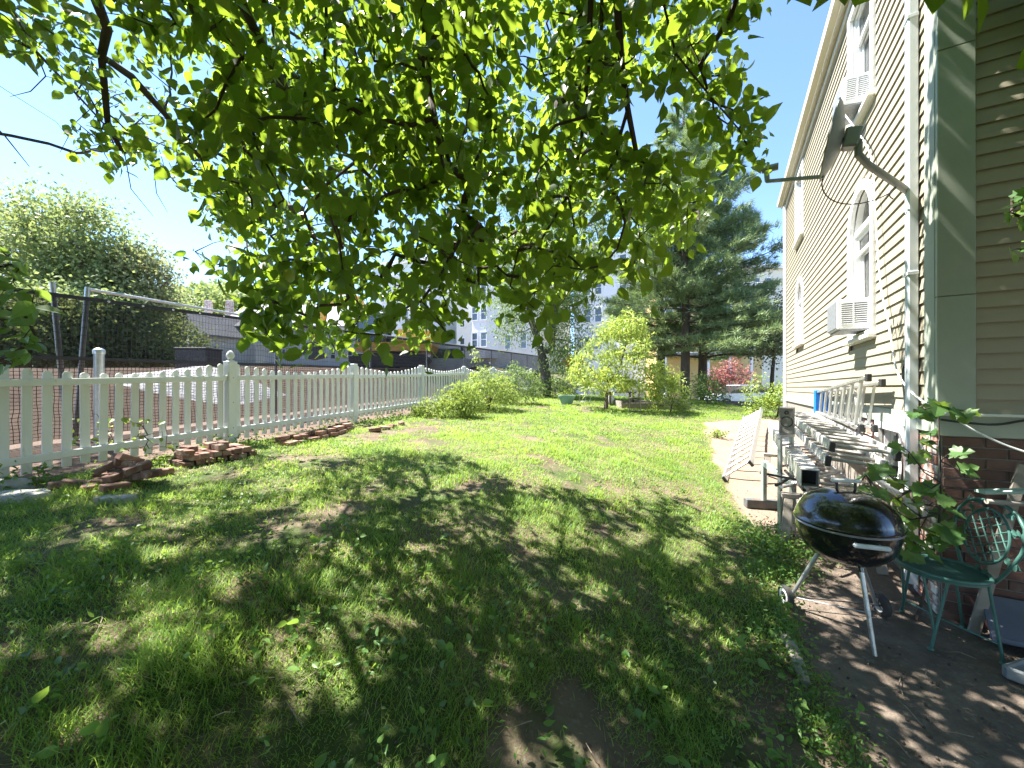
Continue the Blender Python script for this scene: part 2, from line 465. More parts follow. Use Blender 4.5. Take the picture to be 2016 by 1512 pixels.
p = nt.nodes.new('ShaderNodeBsdfPrincipled'); nt.links.new(p.outputs[0], out.inputs[0])
vec, _, _ = coords(nt, (1, 1, 1), False)
def attr(nt, n):
    a = nt.nodes.new('ShaderNodeAttribute'); a.attribute_name = n; return a.outputs['Fac']
soil = mixc(nt, ramp(nt, noise(nt, vec, 3.2, 7), .35, .68), (.105, .078, .055), (.17, .135, .095))
soil = mixc(nt, ramp(nt, noise(nt, vec, 1.7, 5), .46, .60), soil, (.060, .085, .026))
tan = mixc(nt, ramp(nt, noise(nt, vec, 2.1, 8), .3, .7), (.27, .205, .155), (.21, .155, .118))
patio_earth = mixc(nt, ramp(nt, noise(nt, vec, 6, 9, .75), .35, .65), (.105, .082, .066), (.185, .150, .120))  # darker brown earth, mixed in by the patio mask
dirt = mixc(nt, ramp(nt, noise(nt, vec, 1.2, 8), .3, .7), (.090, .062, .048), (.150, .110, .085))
col = mixc(nt, attr(nt, 'path'), soil, tan); col = mixc(nt, attr(nt, 'patio'), col, patio_earth); col = mixc(nt, attr(nt, 'site'), col, dirt)
pv = nt.nodes.new('ShaderNodeTexVoronoi'); pv.inputs['Scale'].default_value = 55; nt.links.new(vec, pv.inputs['Vector'])
col = mixc(nt, mth(nt, 'MULTIPLY', ramp(nt, pv.outputs['Color'], .80, .95), .22), col, (.36, .32, .28))
nt.links.new(col, p.inputs['Base Color']); p.inputs['Roughness'].default_value = .95; p.inputs['Specular IOR Level'].default_value = .2
b = nt.nodes.new('ShaderNodeBump'); b.inputs['Strength'].default_value = .9; b.inputs['Distance'].default_value = .02
nt.links.new(mth(nt, 'ADD', noise(nt, vec, 22, 8, .75), mth(nt, 'MULTIPLY', pv.outputs['Distance'], -.25)), b.inputs['Height']); nt.links.new(b.outputs[0], p.inputs['Normal'])
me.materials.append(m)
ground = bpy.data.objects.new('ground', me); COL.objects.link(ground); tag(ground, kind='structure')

# street with the parked car, beyond the far end of the lawn
m_asphalt = mat('asphalt', (.055, .055, .056), (.075, .073, .072), 3, .9, bump=.5, bsc=80)
st = MB()
for i in range(24):
    x0 = 6.2 + i * 2.2; x1 = x0 + 2.2
    z0 = gz(9, 26) + .04
    st.add([(x0, 22.3, z0), (x1, 22.3, z0), (x1, 30, z0), (x0, 30, z0)], [(0, 1, 2, 3)])
st.build('street', m_asphalt, kind='structure')

# ------------------------------------------------------------------ lawn
m_grass = leafmat('grass', (.062, .160, .024), (.215, .345, .058), (.44, .62, .09), .45, .5, yellow=(.40, .36, .17))
def lawn_pts(y0, y1, dens):
    a = 18.0; n = int((y1 - y0) * a * dens)
    y = RNG.uniform(y0, y1, n); x = RNG.uniform(-9, 9, n)
    w = (vnoise(x, y, 2.3, 8) - .5) * .22
    k = (x > xleft(y)) & (x < xright(y) - w + .05) & (np.abs(x) < 1.42 * y + 1.3)
    x, y = x[k], y[k]
    bare = vnoise(x, y, 1.5, 21) * .55 + vnoise(x, y, 4.0, 22) * .45
    near = 1 - sstep(1.25, 2.6, y)                                   # worn strip at the near end
    left = 1 - sstep(.2, 1.0, x - xleft(y))                          # bare earth along the fence
    keep = RNG.random(len(x)) < np.clip(sstep(.22 + .30 * near + .14 * left, .44 + .28 * near + .14 * left, bare) + .03, 0, 1)
    return x[keep], y[keep]
PX, PY, HT, WD = [], [], [], []
for y0, y1, dens, w in ((.55, 2.2, 9000, .0034), (2.2, 4.0, 5600, .0044), (4.0, 7.0, 3100, .0068), (7.0, 11.0, 1500, .011), (11.0, 19.0, 800, .018)):
    x, y = lawn_pts(y0, y1, dens)
    tall = .45 + .95 * vnoise(x, y, 1.9, 31) * vnoise(x, y, 5.2, 32) * 2 + .10
    PX.append(x); PY.append(y); HT.append(np.clip(.048 * tall * RNG.uniform(.6, 1.5, len(x)), .02, .15)); WD.append(np.full(len(x), w) * RNG.uniform(.7, 1.3, len(x)))
X = np.concatenate(PX); Y = np.concatenate(PY); H = np.concatenate(HT); Wd = np.concatenate(WD)
n = len(X); P = np.stack([X, Y, gh(X, Y) - .004], -1)
lean = unit(RNG.normal(size=(n, 2)) + .35 * np.stack([np.cos(vnoise(X, Y, 1.3, 40) * 12), np.sin(vnoise(X, Y, 1.3, 40) * 12)], -1))
tilt = RNG.uniform(.15, 1.0, n)
D = np.stack([lean[:, 0] * tilt, lean[:, 1] * tilt, np.ones(n)], -1)
N = np.stack([lean[:, 0], lean[:, 1], -tilt], -1)
val = np.clip(.25 + .5 * RNG.random(n) + .5 * (vnoise(X, Y, .9, 41) - .4), 0, .92)
val = np.where(RNG.random(n) < .05, 1.0, val)
cloud('lawn', 'blade', P, D, N, H, Wd, m_grass, val=val, label='lawn of short uneven grass across the yard', cat='grass', okind='stuff')

# broad-leaved weeds in the turf and along the edges
m_weed = leafmat('weed_leaf', (.05, .125, .028), (.14, .25, .06), (.30, .46, .06), .40, .42)
WP, WS, WH = [], [], []
def weeds(cx, cy, n, rad, hmax, size):
    a = RNG.normal(size=(n, 2)) * rad
    x = cx + a[:, 0]; y = cy + a[:, 1]
    WP.append(np.stack([x, y, gh(x, y) + RNG.uniform(.012, hmax, n)], -1)); WS.append(RNG.uniform(.6, 1.3, n) * size)
for _ in range(900):
    y = 1.2 + 11 * RNG.random() ** 1.5; x = RNG.uniform(max(float(xleft(y)), -1.45 * y - .6), float(xright(y)) - .05)
    if vnoise(x, y, .8, 52) < .42 and RNG.random() < .8: continue
    weeds(x, y, int(RNG.integers(3, 15)), RNG.uniform(.02, .10), RNG.uniform(.04, .10), RNG.uniform(.012, .028) + .0010 * y)
for _ in range(420):                                              # left front, thick with low leaves
    y = RNG.uniform(1.8, 6.0); x = RNG.uniform(max(float(xleft(y)), -1.4 * y), -.35 * y)
    weeds(x, y, int(RNG.integers(4, 14)), RNG.uniform(.03, .12), .09, RNG.uniform(.012, .030))
for _ in range(330):                                              # band along the edge of the bare patio
    y = RNG.uniform(1.1, 4.3); x = float(xright(y)) - abs(RNG.normal()) * .22 + .06
    weeds(x, y, int(RNG.integers(6, 17)), .055, RNG.uniform(.06, .17), RNG.uniform(.014, .030))
for _ in range(150):                                              # taller single weeds close by
    y = RNG.uniform(1.15, 3.0); x = RNG.uniform(-1.35 * y, float(xright(y)) - .1)
    weeds(x, y, int(RNG.integers(3, 8)), .028, RNG.uniform(.06, .11), RNG.uniform(.030, .052))
e0 = ghit(1520, 1085)
for _ in range(150):                                              # clump beside the kettle grill
    weeds(e0.x + RNG.normal() * .22, e0.y + RNG.normal() * .22, 13, .05, RNG.uniform(.08, .24), RNG.uniform(.016, .034))
for _ in range(420):                                              # sparse growth under the fence
    t = RNG.uniform(-2.4, 14); o = abs(RNG.normal()) * .35
    q_ = FP1 + FD * t - FN * (o + .02); weeds(q_.x, q_.y, int(RNG.integers(3, 11)), .05, RNG.uniform(.05, .22), RNG.uniform(.022, .05))
P = np.concatenate(WP); Sz = np.concatenate(WS); n = len(P)
cloud('ground_weeds', 'leaf', P, rdir(n, .15, .5), rdir(n, 1.1), Sz * 1.15, Sz * RNG.uniform(.45, .85, n), m_weed, label='low broad leaved weeds scattered through the turf and its edges', cat='weeds', okind='stuff')

# litter on the bare earth: dead leaves, stalks, small cones
m_litter = leafmat('dead_leaf', (.10, .070, .045), (.30, .23, .15), (.20, .13, .06), .15, .8)
n = 2600
y = RNG.uniform(.9, 5.5, n); x = xright(y) + RNG.uniform(-.9, 2.6, n)
u, v = uv_house(x, y); k = (u > .05) | (v < -.1); x, y = x[k], y[k]; n = len(x)
cloud('leaf_litter', 'diamond', np.stack([x, y, gh(x, y) + RNG.uniform(.003, .012, n)], -1), rdir(n, 0, .12), rdir(n, 2.5), RNG.uniform(.008, .03, n), RNG.uniform(.004, .016, n), m_litter,
      label='dead leaves and crumbs littering the bare earth', cat='litter', okind='stuff')
cn = MB()
for _ in range(150):
    y = RNG.uniform(1.15, 2.5); x = float(xright(y)) + RNG.uniform(-.2, 1.5)
    if RNG.random() < .3: x = RNG.uniform(-.6, 1.2); y = RNG.uniform(1.2, 1.7)
    cn.ball((x, y, gz(x, y) + .006), (RNG.uniform(.006, .013), RNG.uniform(.005, .010), .007), 6, 4)
cn.build('small_cones', m_twig, label='tiny dark cones scattered on the bare earth', cat='cones', kind='stuff')
tw = MB()
for _ in range(170):
    y = RNG.uniform(1.15, 4.5); x = RNG.uniform(-1.2 * y, float(xright(y)) + 1.2); a = RNG.uniform(0, 6.28); l = RNG.uniform(.04, .22)
    u, v = uv_house(x, y)
    if u < .1 and v > -.3: continue
    p0 = Vector((x, y, gz(x, y) + .012)); p2 = p0 + Vector((math.cos(a) * l, math.sin(a) * l, 0)); p2.z = gz(p2.x, p2.y) + .012 + RNG.uniform(0, .03)
    tw.tube([p0, (p0 + p2) / 2 + Vector((RNG.normal() * .01, RNG.normal() * .01, .008)), p2], [.0022, .002, .001], 4)
tw.build('fallen_twigs', mat('straw_twig', (.16, .12, .085), (.30, .25, .17), 9, .9), label='thin dry twigs and stalks fallen on the ground', cat='twigs', kind='stuff')
# ------------------------------------------------------------------ house
Z = Vector((0, 0, 1)); GD = -HN                                    # along the gable wall, away from the corner
def W(v, u, z): return HC + HW * v + HN * u + Z * z
def G(s, o, z): return HC + GD * s - HW * o + Z * z
def wallhit(px, py, u):
    r = (px - CX) / F
    v = (r * (HC.y + u * HN.y) - (HC.x + u * HN.x)) / (HW.x - r * HW.y)
    q_ = W(v, u, 0); return Vector((q_.x, q_.y, EYE + q_.y * (CY - py) / F))
def gablehit(px, py, o):
    r = (px - CX) / F; b = HC - HW * o
    s = (r * b.y - b.x) / (GD.x - r * GD.y)
    q_ = G(s, o, 0); return Vector((q_.x, q_.y, EYE + q_.y * (CY - py) / F))
WLEN, WDEP, ZB, ZE, EXPO = 8.6, 7.2, 1.47, 6.56, .109
house = thing('clapboard_house', 'two storey cream clapboard house on a brick base with pale green corner boards', 'house', HC + Z * 0, math.atan2(HW.y, HW.x))
m_dark = mat('dark_interior', (.03, .03, .032), (.045, .045, .045), 2, .9)
m_curtain = mat('curtain', (.55, .55, .54), (.46, .46, .46), 5, .9, stretch=(6, 6, .3))
m_glass = glassmat('window_glass')
m_soffit = mat('soffit_cream', (.62, .58, .48), (.56, .52, .43), 3, .6)
m_roof = mat('roof_shingle', (.10, .095, .09), (.15, .14, .13), 20, .95, bump=.6)

# openings in the side wall: v0, v1, z0, z1, arched
OPEN = [(1.49, 2.28, 2.30, 3.96, True), (1.49, 2.28, 4.86, 6.28, False), (5.86, 6.66, 2.66, 3.96, True), (5.86, 6.66, 4.92, 6.28, False), (.68, 1.22, .80, 1.26, False)]
vs = sorted({0.0, WLEN} | {o[0] for o in OPEN} | {o[1] for o in OPEN}); zs = sorted({-.3, ZE + .1} | {o[2] for o in OPEN} | {o[3] for o in OPEN})
wall = MB()
for i in range(len(vs) - 1):
    for j in range(len(zs) - 1):
        vc, zc = (vs[i] + vs[i + 1]) / 2, (zs[j] + zs[j + 1]) / 2
        if any(o[0] < vc < o[1] and o[2] < zc < o[3] for o in OPEN): continue
        wall.prism([(vs[i], zs[j]), (vs[i + 1], zs[j]), (vs[i + 1], zs[j + 1]), (vs[i], zs[j + 1])], HC - HN * .14, HW, Z, HN, .12)
wall.build('side_wall', m_clap, house)
gw = MB().prism([(.142, -.3), (WDEP, -.3), (WDEP, ZE + .1), (WDEP / 2, ZE + 2.9), (.142, ZE + .1)], HC + HW * .02, GD, Z, HW, .12)
gw.build('gable_wall', m_clap, house)
MB().prism([(.142, -.3), (WDEP, -.3), (WDEP, ZE + .1), (WDEP / 2, ZE + 2.9), (.142, ZE + .1)], HC + HW * (WLEN - .14), GD, Z, HW, .12).build('rear_wall', m_clap, house)

def outline(v0, v1, z0, z1, arch, grow=0.0, n=14):
    v0 -= grow; v1 += grow; z1 += grow; z0 -= grow
    r = (v1 - v0) / 2
    if not arch: top = [(v1 + (v0 - v1) * i / n, z1) for i in range(n + 1)]
    else: top = [((v0 + v1) / 2 + r * math.cos(math.pi * i / n), z1 - r + r * math.sin(math.pi * i / n)) for i in range(n + 1)]
    return [(v1, z0)] + top + [(v0, z0)]
# clapboards, cut where windows and boards stand
CASE = [(o[0] - .11, o[1] + .11, o[2] - .10, o[3] + .10, o[4]) for o in OPEN]
def segs(z, lo, hi):
    cut = []
    for c in CASE:
        if z + EXPO < c[2] - .02 or z > c[3] + .01: continue
        a, b = c[0], c[1]
        if c[4]:
            r = (b - a) / 2; h = z + EXPO * .5 - (c[3] - r)
            if h > 0:
                w = math.sqrt(max(r * r - h * h, .0)); a, b = (a + b) / 2 - w + .02, (a + b) / 2 + w - .02
                if b - a < .1: continue
        cut.append((a, b))
    out_ = []; x = lo
    for a, b in sorted(cut):
        if a > x + .03: out_.append((x, a))
        x = max(x, b)
    if hi > x + .03: out_.append((x, hi))
    return out_
z = ZB; rows = 0
while z < ZE - .1:
    pr = [(-.002, z), (.023, z), (.007, z + EXPO + .012), (-.002, z + EXPO + .012)]
    for a, b in segs(z, .172, WLEN - .13):
        j = random.uniform(-.0015, .0015)
        MB().prism([(p_[0], p_[1] + j) for p_ in pr], HC + HW * (a + .002), HN, Z, HW, b - a - .004).build('clapboard', m_clap, house)
    MB().prism(pr, HC + GD * .166, -HW, Z, GD, WDEP - .32).build('clapboard', m_clap, house)
    z += EXPO; rows += 1
# trim
def vboard(v0, v1, z0, z1, u, name='corner_board', m_=None):
    MB().box(W((v0 + v1) / 2, u / 2, (z0 + z1) / 2), (v1 - v0, u, z1 - z0), Matrix((HW, HN, Z)).transposed(), .004).build(name, m_ or m_trim, house)
vboard(.0, .17, ZB, ZE - .12, .036)
for z0, z1 in ((ZB, 2.33), (2.334, 4.14), (4.144, ZE - .12)):
    MB().box(G(.066, .018, (z0 + z1) / 2), (.196, .036, z1 - z0), Matrix((GD, -HW, Z)).transposed(), .004).build('corner_board', m_trim, house)
vboard(WLEN - .13, WLEN, ZB - .9, ZE - .12, .034, m_=m_vinyl)
MB().box(W(WLEN / 2, .012, 1.395), (WLEN, .055, .14), Matrix((HW, HN, Z)).transposed(), .004).build('water_table', m_trim, house)
MB().box(G(WDEP / 2 - .02, .012, 1.385), (WDEP + .02, .060, .15), Matrix((GD, -HW, Z)).transposed(), .004).build('water_table', m_trim, house)
MB().box(G(WDEP / 2 - .02, .022, 1.468), (WDEP + .04, .085, .018), Matrix((GD, -HW, Z)).transposed(), .003).build('drip_cap', m_white, house)
MB().box(W(WLEN / 2, .020, ZE - .06), (WLEN, .045, .12), Matrix((HW, HN, Z)).transposed(), .004).build('frieze_board', m_soffit, house)
# eave and roof
MB().box(W(WLEN / 2, .035, ZE + .03), (WLEN + .2, .09, .03), Matrix((HW, HN, Z)).transposed()).build('soffit', m_soffit, house)
MB().box(W(WLEN / 2, .092, ZE + .06), (WLEN + .22, .024, .15), Matrix((HW, HN, Z)).transposed(), .004).build('fascia', m_soffit, house)
gt = MB().prism([(0, 0), (.10, .02), (.115, .11), (.107, .11), (.092, .03), (.004, .012)], W(-.12, .106, ZE + .03), HN * .8, Z, HW, WLEN + .24)
gt.build('gutter', m_soffit, house)
rf = MB().prism([(-.16, ZE + .14), (WDEP / 2, ZE + 3.0), (WDEP + .16, ZE + .14), (WDEP + .16, ZE + .22), (WDEP / 2, ZE + 3.12), (-.16, ZE + .22)], HC - HW * .12, GD, Z, HW, WLEN + .24)
rf.build('roof', m_roof, house)
ch = MB().box(W(7.4, -.35, ZE + 1.0), (.09, .09, 1.6), None, .01); ch.build('vent_pipe', m_galv, house)

# windows
def sash(par, v0, v1, z0, z1, u, bar=.045):
    fr = MB(); A = Matrix((HW, HN, Z)).transposed()
    fr.box(W((v0 + v1) / 2, u, z0 + bar / 2), (v1 - v0, .035, bar), A, .003).box(W((v0 + v1) / 2, u, z1 - bar / 2), (v1 - v0, .035, bar), A, .003)
    fr.box(W(v0 + bar / 2, u, (z0 + z1) / 2), (bar, .035, z1 - z0 - 2 * bar), A, .003).box(W(v1 - bar / 2, u, (z0 + z1) / 2), (bar, .035, z1 - z0 - 2 * bar), A, .003)
    fr.build('sash', m_vinyl, par)
    MB().box(W((v0 + v1) / 2, u, (z0 + z1) / 2), (v1 - v0 - bar * 1.8, .004, z1 - z0 - bar * 1.8), A).build('pane', m_glass, par)
def window(v0, v1, z0, z1, arch, lift=0.0, small=False):
    A = Matrix((HW, HN, Z)).transposed()
    n = 14; o_in = outline(v0, v1, z0, z1, arch, 0, n); o_out = outline(v0, v1, z0, z1, arch, .105, n)
    w = MB().ring(o_out, o_in, HC - HN * .004, HW, Z, HN, .042).build('window', m_vinyl, house)
    if arch:                                                           # spandrel boards close the square corners behind the arched casing
        r = (v1 - v0) / 2; sp = MB(); arc = o_in[1:-1]
        for i in range(n):
            a, b_ = arc[i], arc[i + 1]
            sp.prism([a, (a[0], z1), (b_[0], z1), b_] if abs(a[1] - z1) > 1e-6 or abs(b_[1] - z1) > 1e-6 else [a, b_, (b_[0], z1 + .001)], HC - HN * .138, HW, Z, HN, .118)
        sp.build('spandrel', m_vinyl, w)
    jb = MB()
    jb.box(W(v0 + .006, -.075, (z0 + z1) / 2), (.012, .13, z1 - z0), A).box(W(v1 - .006, -.075, (z0 + z1) / 2), (.012, .13, z1 - z0), A).box(W((v0 + v1) / 2, -.075, z0 + .006), (v1 - v0, .13, .012), A)
    if not arch: jb.box(W((v0 + v1) / 2, -.075, z1 - .006), (v1 - v0, .13, .012), A)
    jb.build('jamb', m_vinyl, w)
    MB().box(W((v0 + v1) / 2, .035, z0 - .075), (v1 - v0 + .26, .105, .045), A, .005).build('sill', m_vinyl if not small else m_white, w)
    if small:
        sash(w, v0 + .02, v1 - .02, z0 + .02, z1 - .02, -.07)
    else:
        zt = z1
        if arch:
            zt = z1 - (v1 - v0) / 2
            MB().box(W((v0 + v1) / 2, -.045, zt), (v1 - v0 - .02, .07, .07), A, .004).build('transom', m_vinyl, w)
            r = (v1 - v0) / 2 - .03
            fan = [((v0 + v1) / 2 + r * math.cos(math.pi * i / 14), zt + .03 + r * .97 * math.sin(math.pi * i / 14)) for i in range(15)]
            MB().prism(fan, HC - HN * .08, HW, Z, HN, .004).build('pane', m_glass, w)
            zt -= .03
        mid = z0 + (zt - z0) * .5 + lift
        sash(w, v0 + .014, v1 - .014, mid - .02, zt - .005, -.055)
        sash(w, v0 + .014, v1 - .014, z0 + (lift if lift else .012), mid + .02, -.10)
    cu = MB(); k = 24; vs_ = []
    for i in range(k + 1):
        v_ = v0 - .1 + (v1 - v0 + .2) * i / k; d = -.19 + .018 * math.sin(i * 1.9)
        vs_ += [W(v_, d, z0 - .1), W(v_, d, z1 + .1)]
    cu.add(vs_, [[2 * i, 2 * i + 2, 2 * i + 3, 2 * i + 1] for i in range(k)])
    cu.build('curtain' if not small else 'backing', m_curtain if not small else m_dark, w)
    MB().box(W((v0 + v1) / 2, -.6, (z0 + z1) / 2), (v1 - v0 + .6, .02, z1 - z0 + .6), A).build('room', m_dark, w)
    return w
w1 = window(*OPEN[0], lift=.40); w2 = window(*OPEN[1], lift=.36); w3 = window(*OPEN[2]); w4 = window(*OPEN[3]); w5 = window(*OPEN[4], small=True)

# downspout near the corner: folded metal with ribs
m_spout = mat('downspout_white', (.66, .72, .76), (.58, .64, .68), 2, .3, .15, bump=.15, bsc=12, stretch=(1, 1, .15))
prof = [(-.042, 0), (-.042, .05), (-.030, .062), (-.018, .054), (-.006, .062), (.006, .054), (.018, .062), (.030, .054), (.042, .05), (.042, 0)]
ds = MB().prism(prof, W(.335, .030, .06), HW, HN, Z, ZE - .06).build('downspout', m_spout, house)
for z in (.55, 2.6, 4.7): MB().box(W(.335, .062, z), (.10, .07, .03), Matrix((HW, HN, Z)).transposed(), .003).build('strap', m_spout, ds)
sd = MB().prism(prof, W(WLEN - .26, .030, ZB - .9), HW, HN, Z, ZE - ZB + .8).build('downspout', m_vinyl, house)

# brick base: single bricks near the corner, plain wall beyond
CO, BL, BH = .0755, .205, .0655
fb = MB().prism([(0, -.3), (WDEP, -.3), (WDEP, 1.315), (0, 1.315)], HC + HW * .005, GD, Z, -HW, .018); fb.build('foundation', m_mortar, house)
sdw = [(.0, .68, -.3, 1.315), (.68, 1.22, -.3, .80), (1.22, WLEN, -.3, 1.315)]
f2 = MB()
for a, b_, c_, d_ in sdw: f2.prism([(a, c_), (b_, c_), (b_, d_), (a, d_)], HC - HN * .018, HW, Z, HN, .026)
f2.build('foundation', m_mortar, house)
bmesh_cache = {}
def brickmesh(l, m_, dep=.012):
    key = (round(l, 3), m_.name)
    if key not in bmesh_cache:
        o = MB().box((0, 0, 0), (l, dep, BH), None, .004).build('brick_source', m_); me_ = o.data; bpy.data.objects.remove(o)
        off = Vector((0, 0, BH / 2))
        for vt in me_.vertices: vt.co -= off
        me_.name = 'brick'; bmesh_cache[key] = me_
    return bmesh_cache[key]
for c in range(-1, 18):
    z = c * CO + .03; st_ = (.107 if c % 2 else .0)
    x = -st_ + .002
    while x < 1.75:
        a = max(x, .002); l = x + BL - a
        if l > .04:
            M_ = Matrix.Translation(G(a + l / 2, .019 + random.uniform(-.002, .003), z + BH / 2)) @ Matrix((GD, -HW, Z)).transposed().to_4x4()
            inst('brick', brickmesh(l, m_brick), house, M_)
        x += BL + .010
    x = -(.0 if c % 2 else .107) + .002
    while x < .62:
        a = max(x, .024); l = min(x + BL, .655) - a
        if l > .04: inst('brick', brickmesh(l, m_paintbrick), house, Matrix.Translation(W(a + l / 2, .012 + random.uniform(-.002, .003), z + BH / 2)) @ Matrix((HW, HN, Z)).transposed().to_4x4())
        x += BL + .010
    if z > .6:
        for x in ((1.27, 1.49) if c % 2 else (1.27, 1.38, 1.60)):
            inst('brick', brickmesh(BL, m_paintbrick), house, Matrix.Translation(W(x + BL / 2 - (.1 if x > 1.3 else 0) * 0, .012, z + BH / 2)) @ Matrix((HW, HN, Z)).transposed().to_4x4())

# ------------------------------------------------------------------ window air conditioners
m_ac = mat('air_conditioner_white', (.74, .75, .76), (.68, .69, .70), 4, .4)
m_fin = mat('condenser_grey', (.30, .32, .34), (.22, .23, .25), 30, .55, .5, bump=.5, bsc=120)
def aircon(v, z, wd, ht, dep, label, tilt=0.0):
    t = thing('air_conditioner', label, 'air conditioner', W(v, .02, z))
    A = (Matrix.Rotation(tilt, 3, HW) @ Matrix((HW, HN, Z)).transposed())
    O = W(v, -.08, z); Q = lambda a, b, c: O + A @ Vector((a, b, c))
    MB().box(Q(0, dep / 2, ht / 2), (wd, dep, ht), A, .012).build('casing', m_ac, t)
    MB().box(Q(0, dep + .004, ht / 2), (wd - .03, .012, ht - .03), A, .003).build('condenser_grille', m_fin, t)
    MB().box(Q(-wd / 2 - .001, dep * .58, ht * .52), (.004, dep * .62, ht * .74), A).build('vent_shade_panel', m_dark, t)  # dark sheet stands in for the shade behind the louvres
    for i in range(11):
        MB().box(Q(-wd / 2 - .006, dep * .58, ht * (.17 + .07 * i)), (.010, dep * .64, ht * .038), A).build('louvre', m_ac, t)
    MB().box(Q(-wd / 2 - .007, dep * .60, ht * .52), (.012, .014, ht * .76), A).build('divider', m_ac, t)
    MB().box(Q(0, dep * .5, -.012), (wd - .04, dep * .9, .02), A).build('base_pan', m_fin, t)
    for sg in (-1, 1):
        MB().box(W(v + sg * (wd / 2 + .06), -.09, z + ht / 2), (.115, .012, ht), Matrix((HW, HN, Z)).transposed(), .002).build('filler_panel', m_ac, t)
    return t
aircon(1.885, 2.335, .46, .34, .36, 'white window air conditioner in the arched ground floor window')
aircon(1.885, 4.895, .44, .31, .32, 'white window air conditioner in the upper floor window', 0.06)

# ------------------------------------------------------------------ satellite dish on the wall
m_dish = mat('dish_grey', (.30, .31, .31), (.25, .26, .26), 6, .5, .2)
foot = wallhit(1786, 372, .05)
dish = thing('satellite_dish', 'grey satellite dish on a bent arm bolted to the house wall', 'satellite dish', foot)
fv = uv_house(foot.x, foot.y)[1]
MB().box(W(float(fv), .034, foot.z), (.13, .02, .24), Matrix((HW, HN, Z)).transposed(), .004).build('mounting_plate', m_steel_dark, dish)
e1 = wallhit(1690, 312, .50); e2 = e1 + Vector((0, 0, .14)); d0 = wallhit(1790, 378, .06)
mid1 = d0.lerp(e1, .82); MB().tube([d0, d0.lerp(e1, .45), mid1, e1 + Vector((.0, 0, .03)), e2], .026, 12).build('arm', m_dish, dish, True)
fn = (HN * .987 + HW * .13 + Z * .22).normalized(); A = axes(fn)
dc = e2 + fn * .10 + Z * .02
pf = [(1e-5, .0), (.09, .008), (.18, .03), (.26, .062), (.285, .078), (.287, .070), (.26, .052), (.18, .02), (.09, -.002), (1e-5, -.010)]
Rm = Matrix((A.col[1], A.col[2], A.col[0])).transposed()
MB().lathe(pf, dc, 36, Rm).build('reflector', m_dish, dish, True)
MB().box(dc - fn * .06, (.10, .10, .15), A, .012).build('bracket', m_dish, dish)
lb = dc - A.col[2] * .27 + fn * .05; le = lb + fn * .40 + Z * .0
MB().beam(lb, le, .022, .028, ch=.004).build('feed_arm', m_dish, dish)
MB().tube([le - fn * .01, le + Z * .11], .020, 10).tube([le + Z * .10 + fn * .03, le + Z * .12 - fn * .09], .030, 12).build('receiver', m_dish, dish, True)
lp = [lb]; 
for i in range(1, 26):
    t = i / 25; a = t * 2 * math.pi * 1.25
    lp.append(lb.lerp(d0, t) + Vector((0, 0, -.17 * math.sin(a * .5) ** 2 * (1.4 - t))) + HN * (.10 * math.sin(a)))
MB().tube(lp, .0045, 6).build('cable', m_black_plastic, dish, True)

# cables on the wall
def cable(name, pts, r, m_, label):
    P_ = [Vector(p_) for p_ in pts]; S_ = []
    for i in range(len(P_) - 1):
        p0 = P_[max(i - 1, 0)]; p1 = P_[i]; p2 = P_[i + 1]; p3 = P_[min(i + 2, len(P_) - 1)]
        for k in range(5):
            t = k / 5
            S_.append(.5 * ((2 * p1) + (p2 - p0) * t + (2 * p0 - 5 * p1 + 4 * p2 - p3) * t * t + (3 * p1 - p0 - 3 * p2 + p3) * t ** 3))
    S_.append(P_[-1])
    MB().tube(S_, r, 7).build(name, m_, smooth=True, label=label, cat='cable')
cable('black_cable', [wallhit(a, b_, .05) for a, b_ in ((1794, 380), (1793, 443), (1783, 598), (1785, 698), (1777, 735), (1782, 800), (1786, 862), (1780, 885), (1768, 852), (1764, 880), (1776, 905), (1775, 960))], .007, m_black_plastic, 'black cable running down the wall beside the white downspout')
cable('white_cable', [W(1.72, .22, 4.87)] + [wallhit(a, b_, .07) for a, b_ in ((1712, 300), (1722, 400), (1733, 555), (1750, 640), (1762, 715), (1775, 748), (1798, 775), (1824, 794))] + [wallhit(1846, 803, .10)] + [gablehit(a, b_, .12) for a, b_ in ((1868, 813), (1905, 840), (1960, 868), (2016, 889), (2080, 905))], .007, m_vinyl, 'white cable drooping from the upper air conditioner round the house corner')
cable('grey_cable', [gablehit(a, b_, .06) for a, b_ in ((1852, 826), (1900, 832), (1960, 836), (2016, 828), (2090, 818))], .008, m_black_plastic, 'black cable sagging along the brick base under the corner trim')
# ------------------------------------------------------------------ white picket fence
BAY = 2.49
def fpt(t, off=0.0): return FP1 + FD * t + FN * off
def fz(t):
    q_ = fpt(t); return .83 + (.22 / 4.98) * t if t < 7 else .83 + .0442 * 7 + .038 * (t - 7)
fence = thing('picket_fence', 'white wooden picket fence with scalloped tops running along the yard', 'fence', fpt(-BAY) + Z * fz(-BAY), math.atan2(FD.y, FD.x))
AF = Matrix((FD, FN, Z)).transposed()
for i in range(0, 8):
    t = (i - 1) * BAY; b = fpt(t) + Z * fz(t)
    w = .125 if i == 1 else .105; h = 1.22
    po = MB().box(b + Z * (h / 2 - .08) - FN * .03, (w, w, h + .16), AF, .006).build('post', m_white, fence)
    if i == 1:
        prof = [(.052, 0), (.055, .012), (.034, .020), (.026, .032), (.036, .045), (.050, .066), (.054, .085), (.048, .112), (.034, .140), (.016, .160), (1e-5, .166)]
        MB().lathe(prof, b + Z * (h - .002) - FN * .03, 14).build('finial', m_white, po, True)
        for z in (.25, .62, .98): MB().ball(b + Z * z - FN * .095, (.006, .006, .006), 6, 4).build('bolt', m_steel_dark, po)
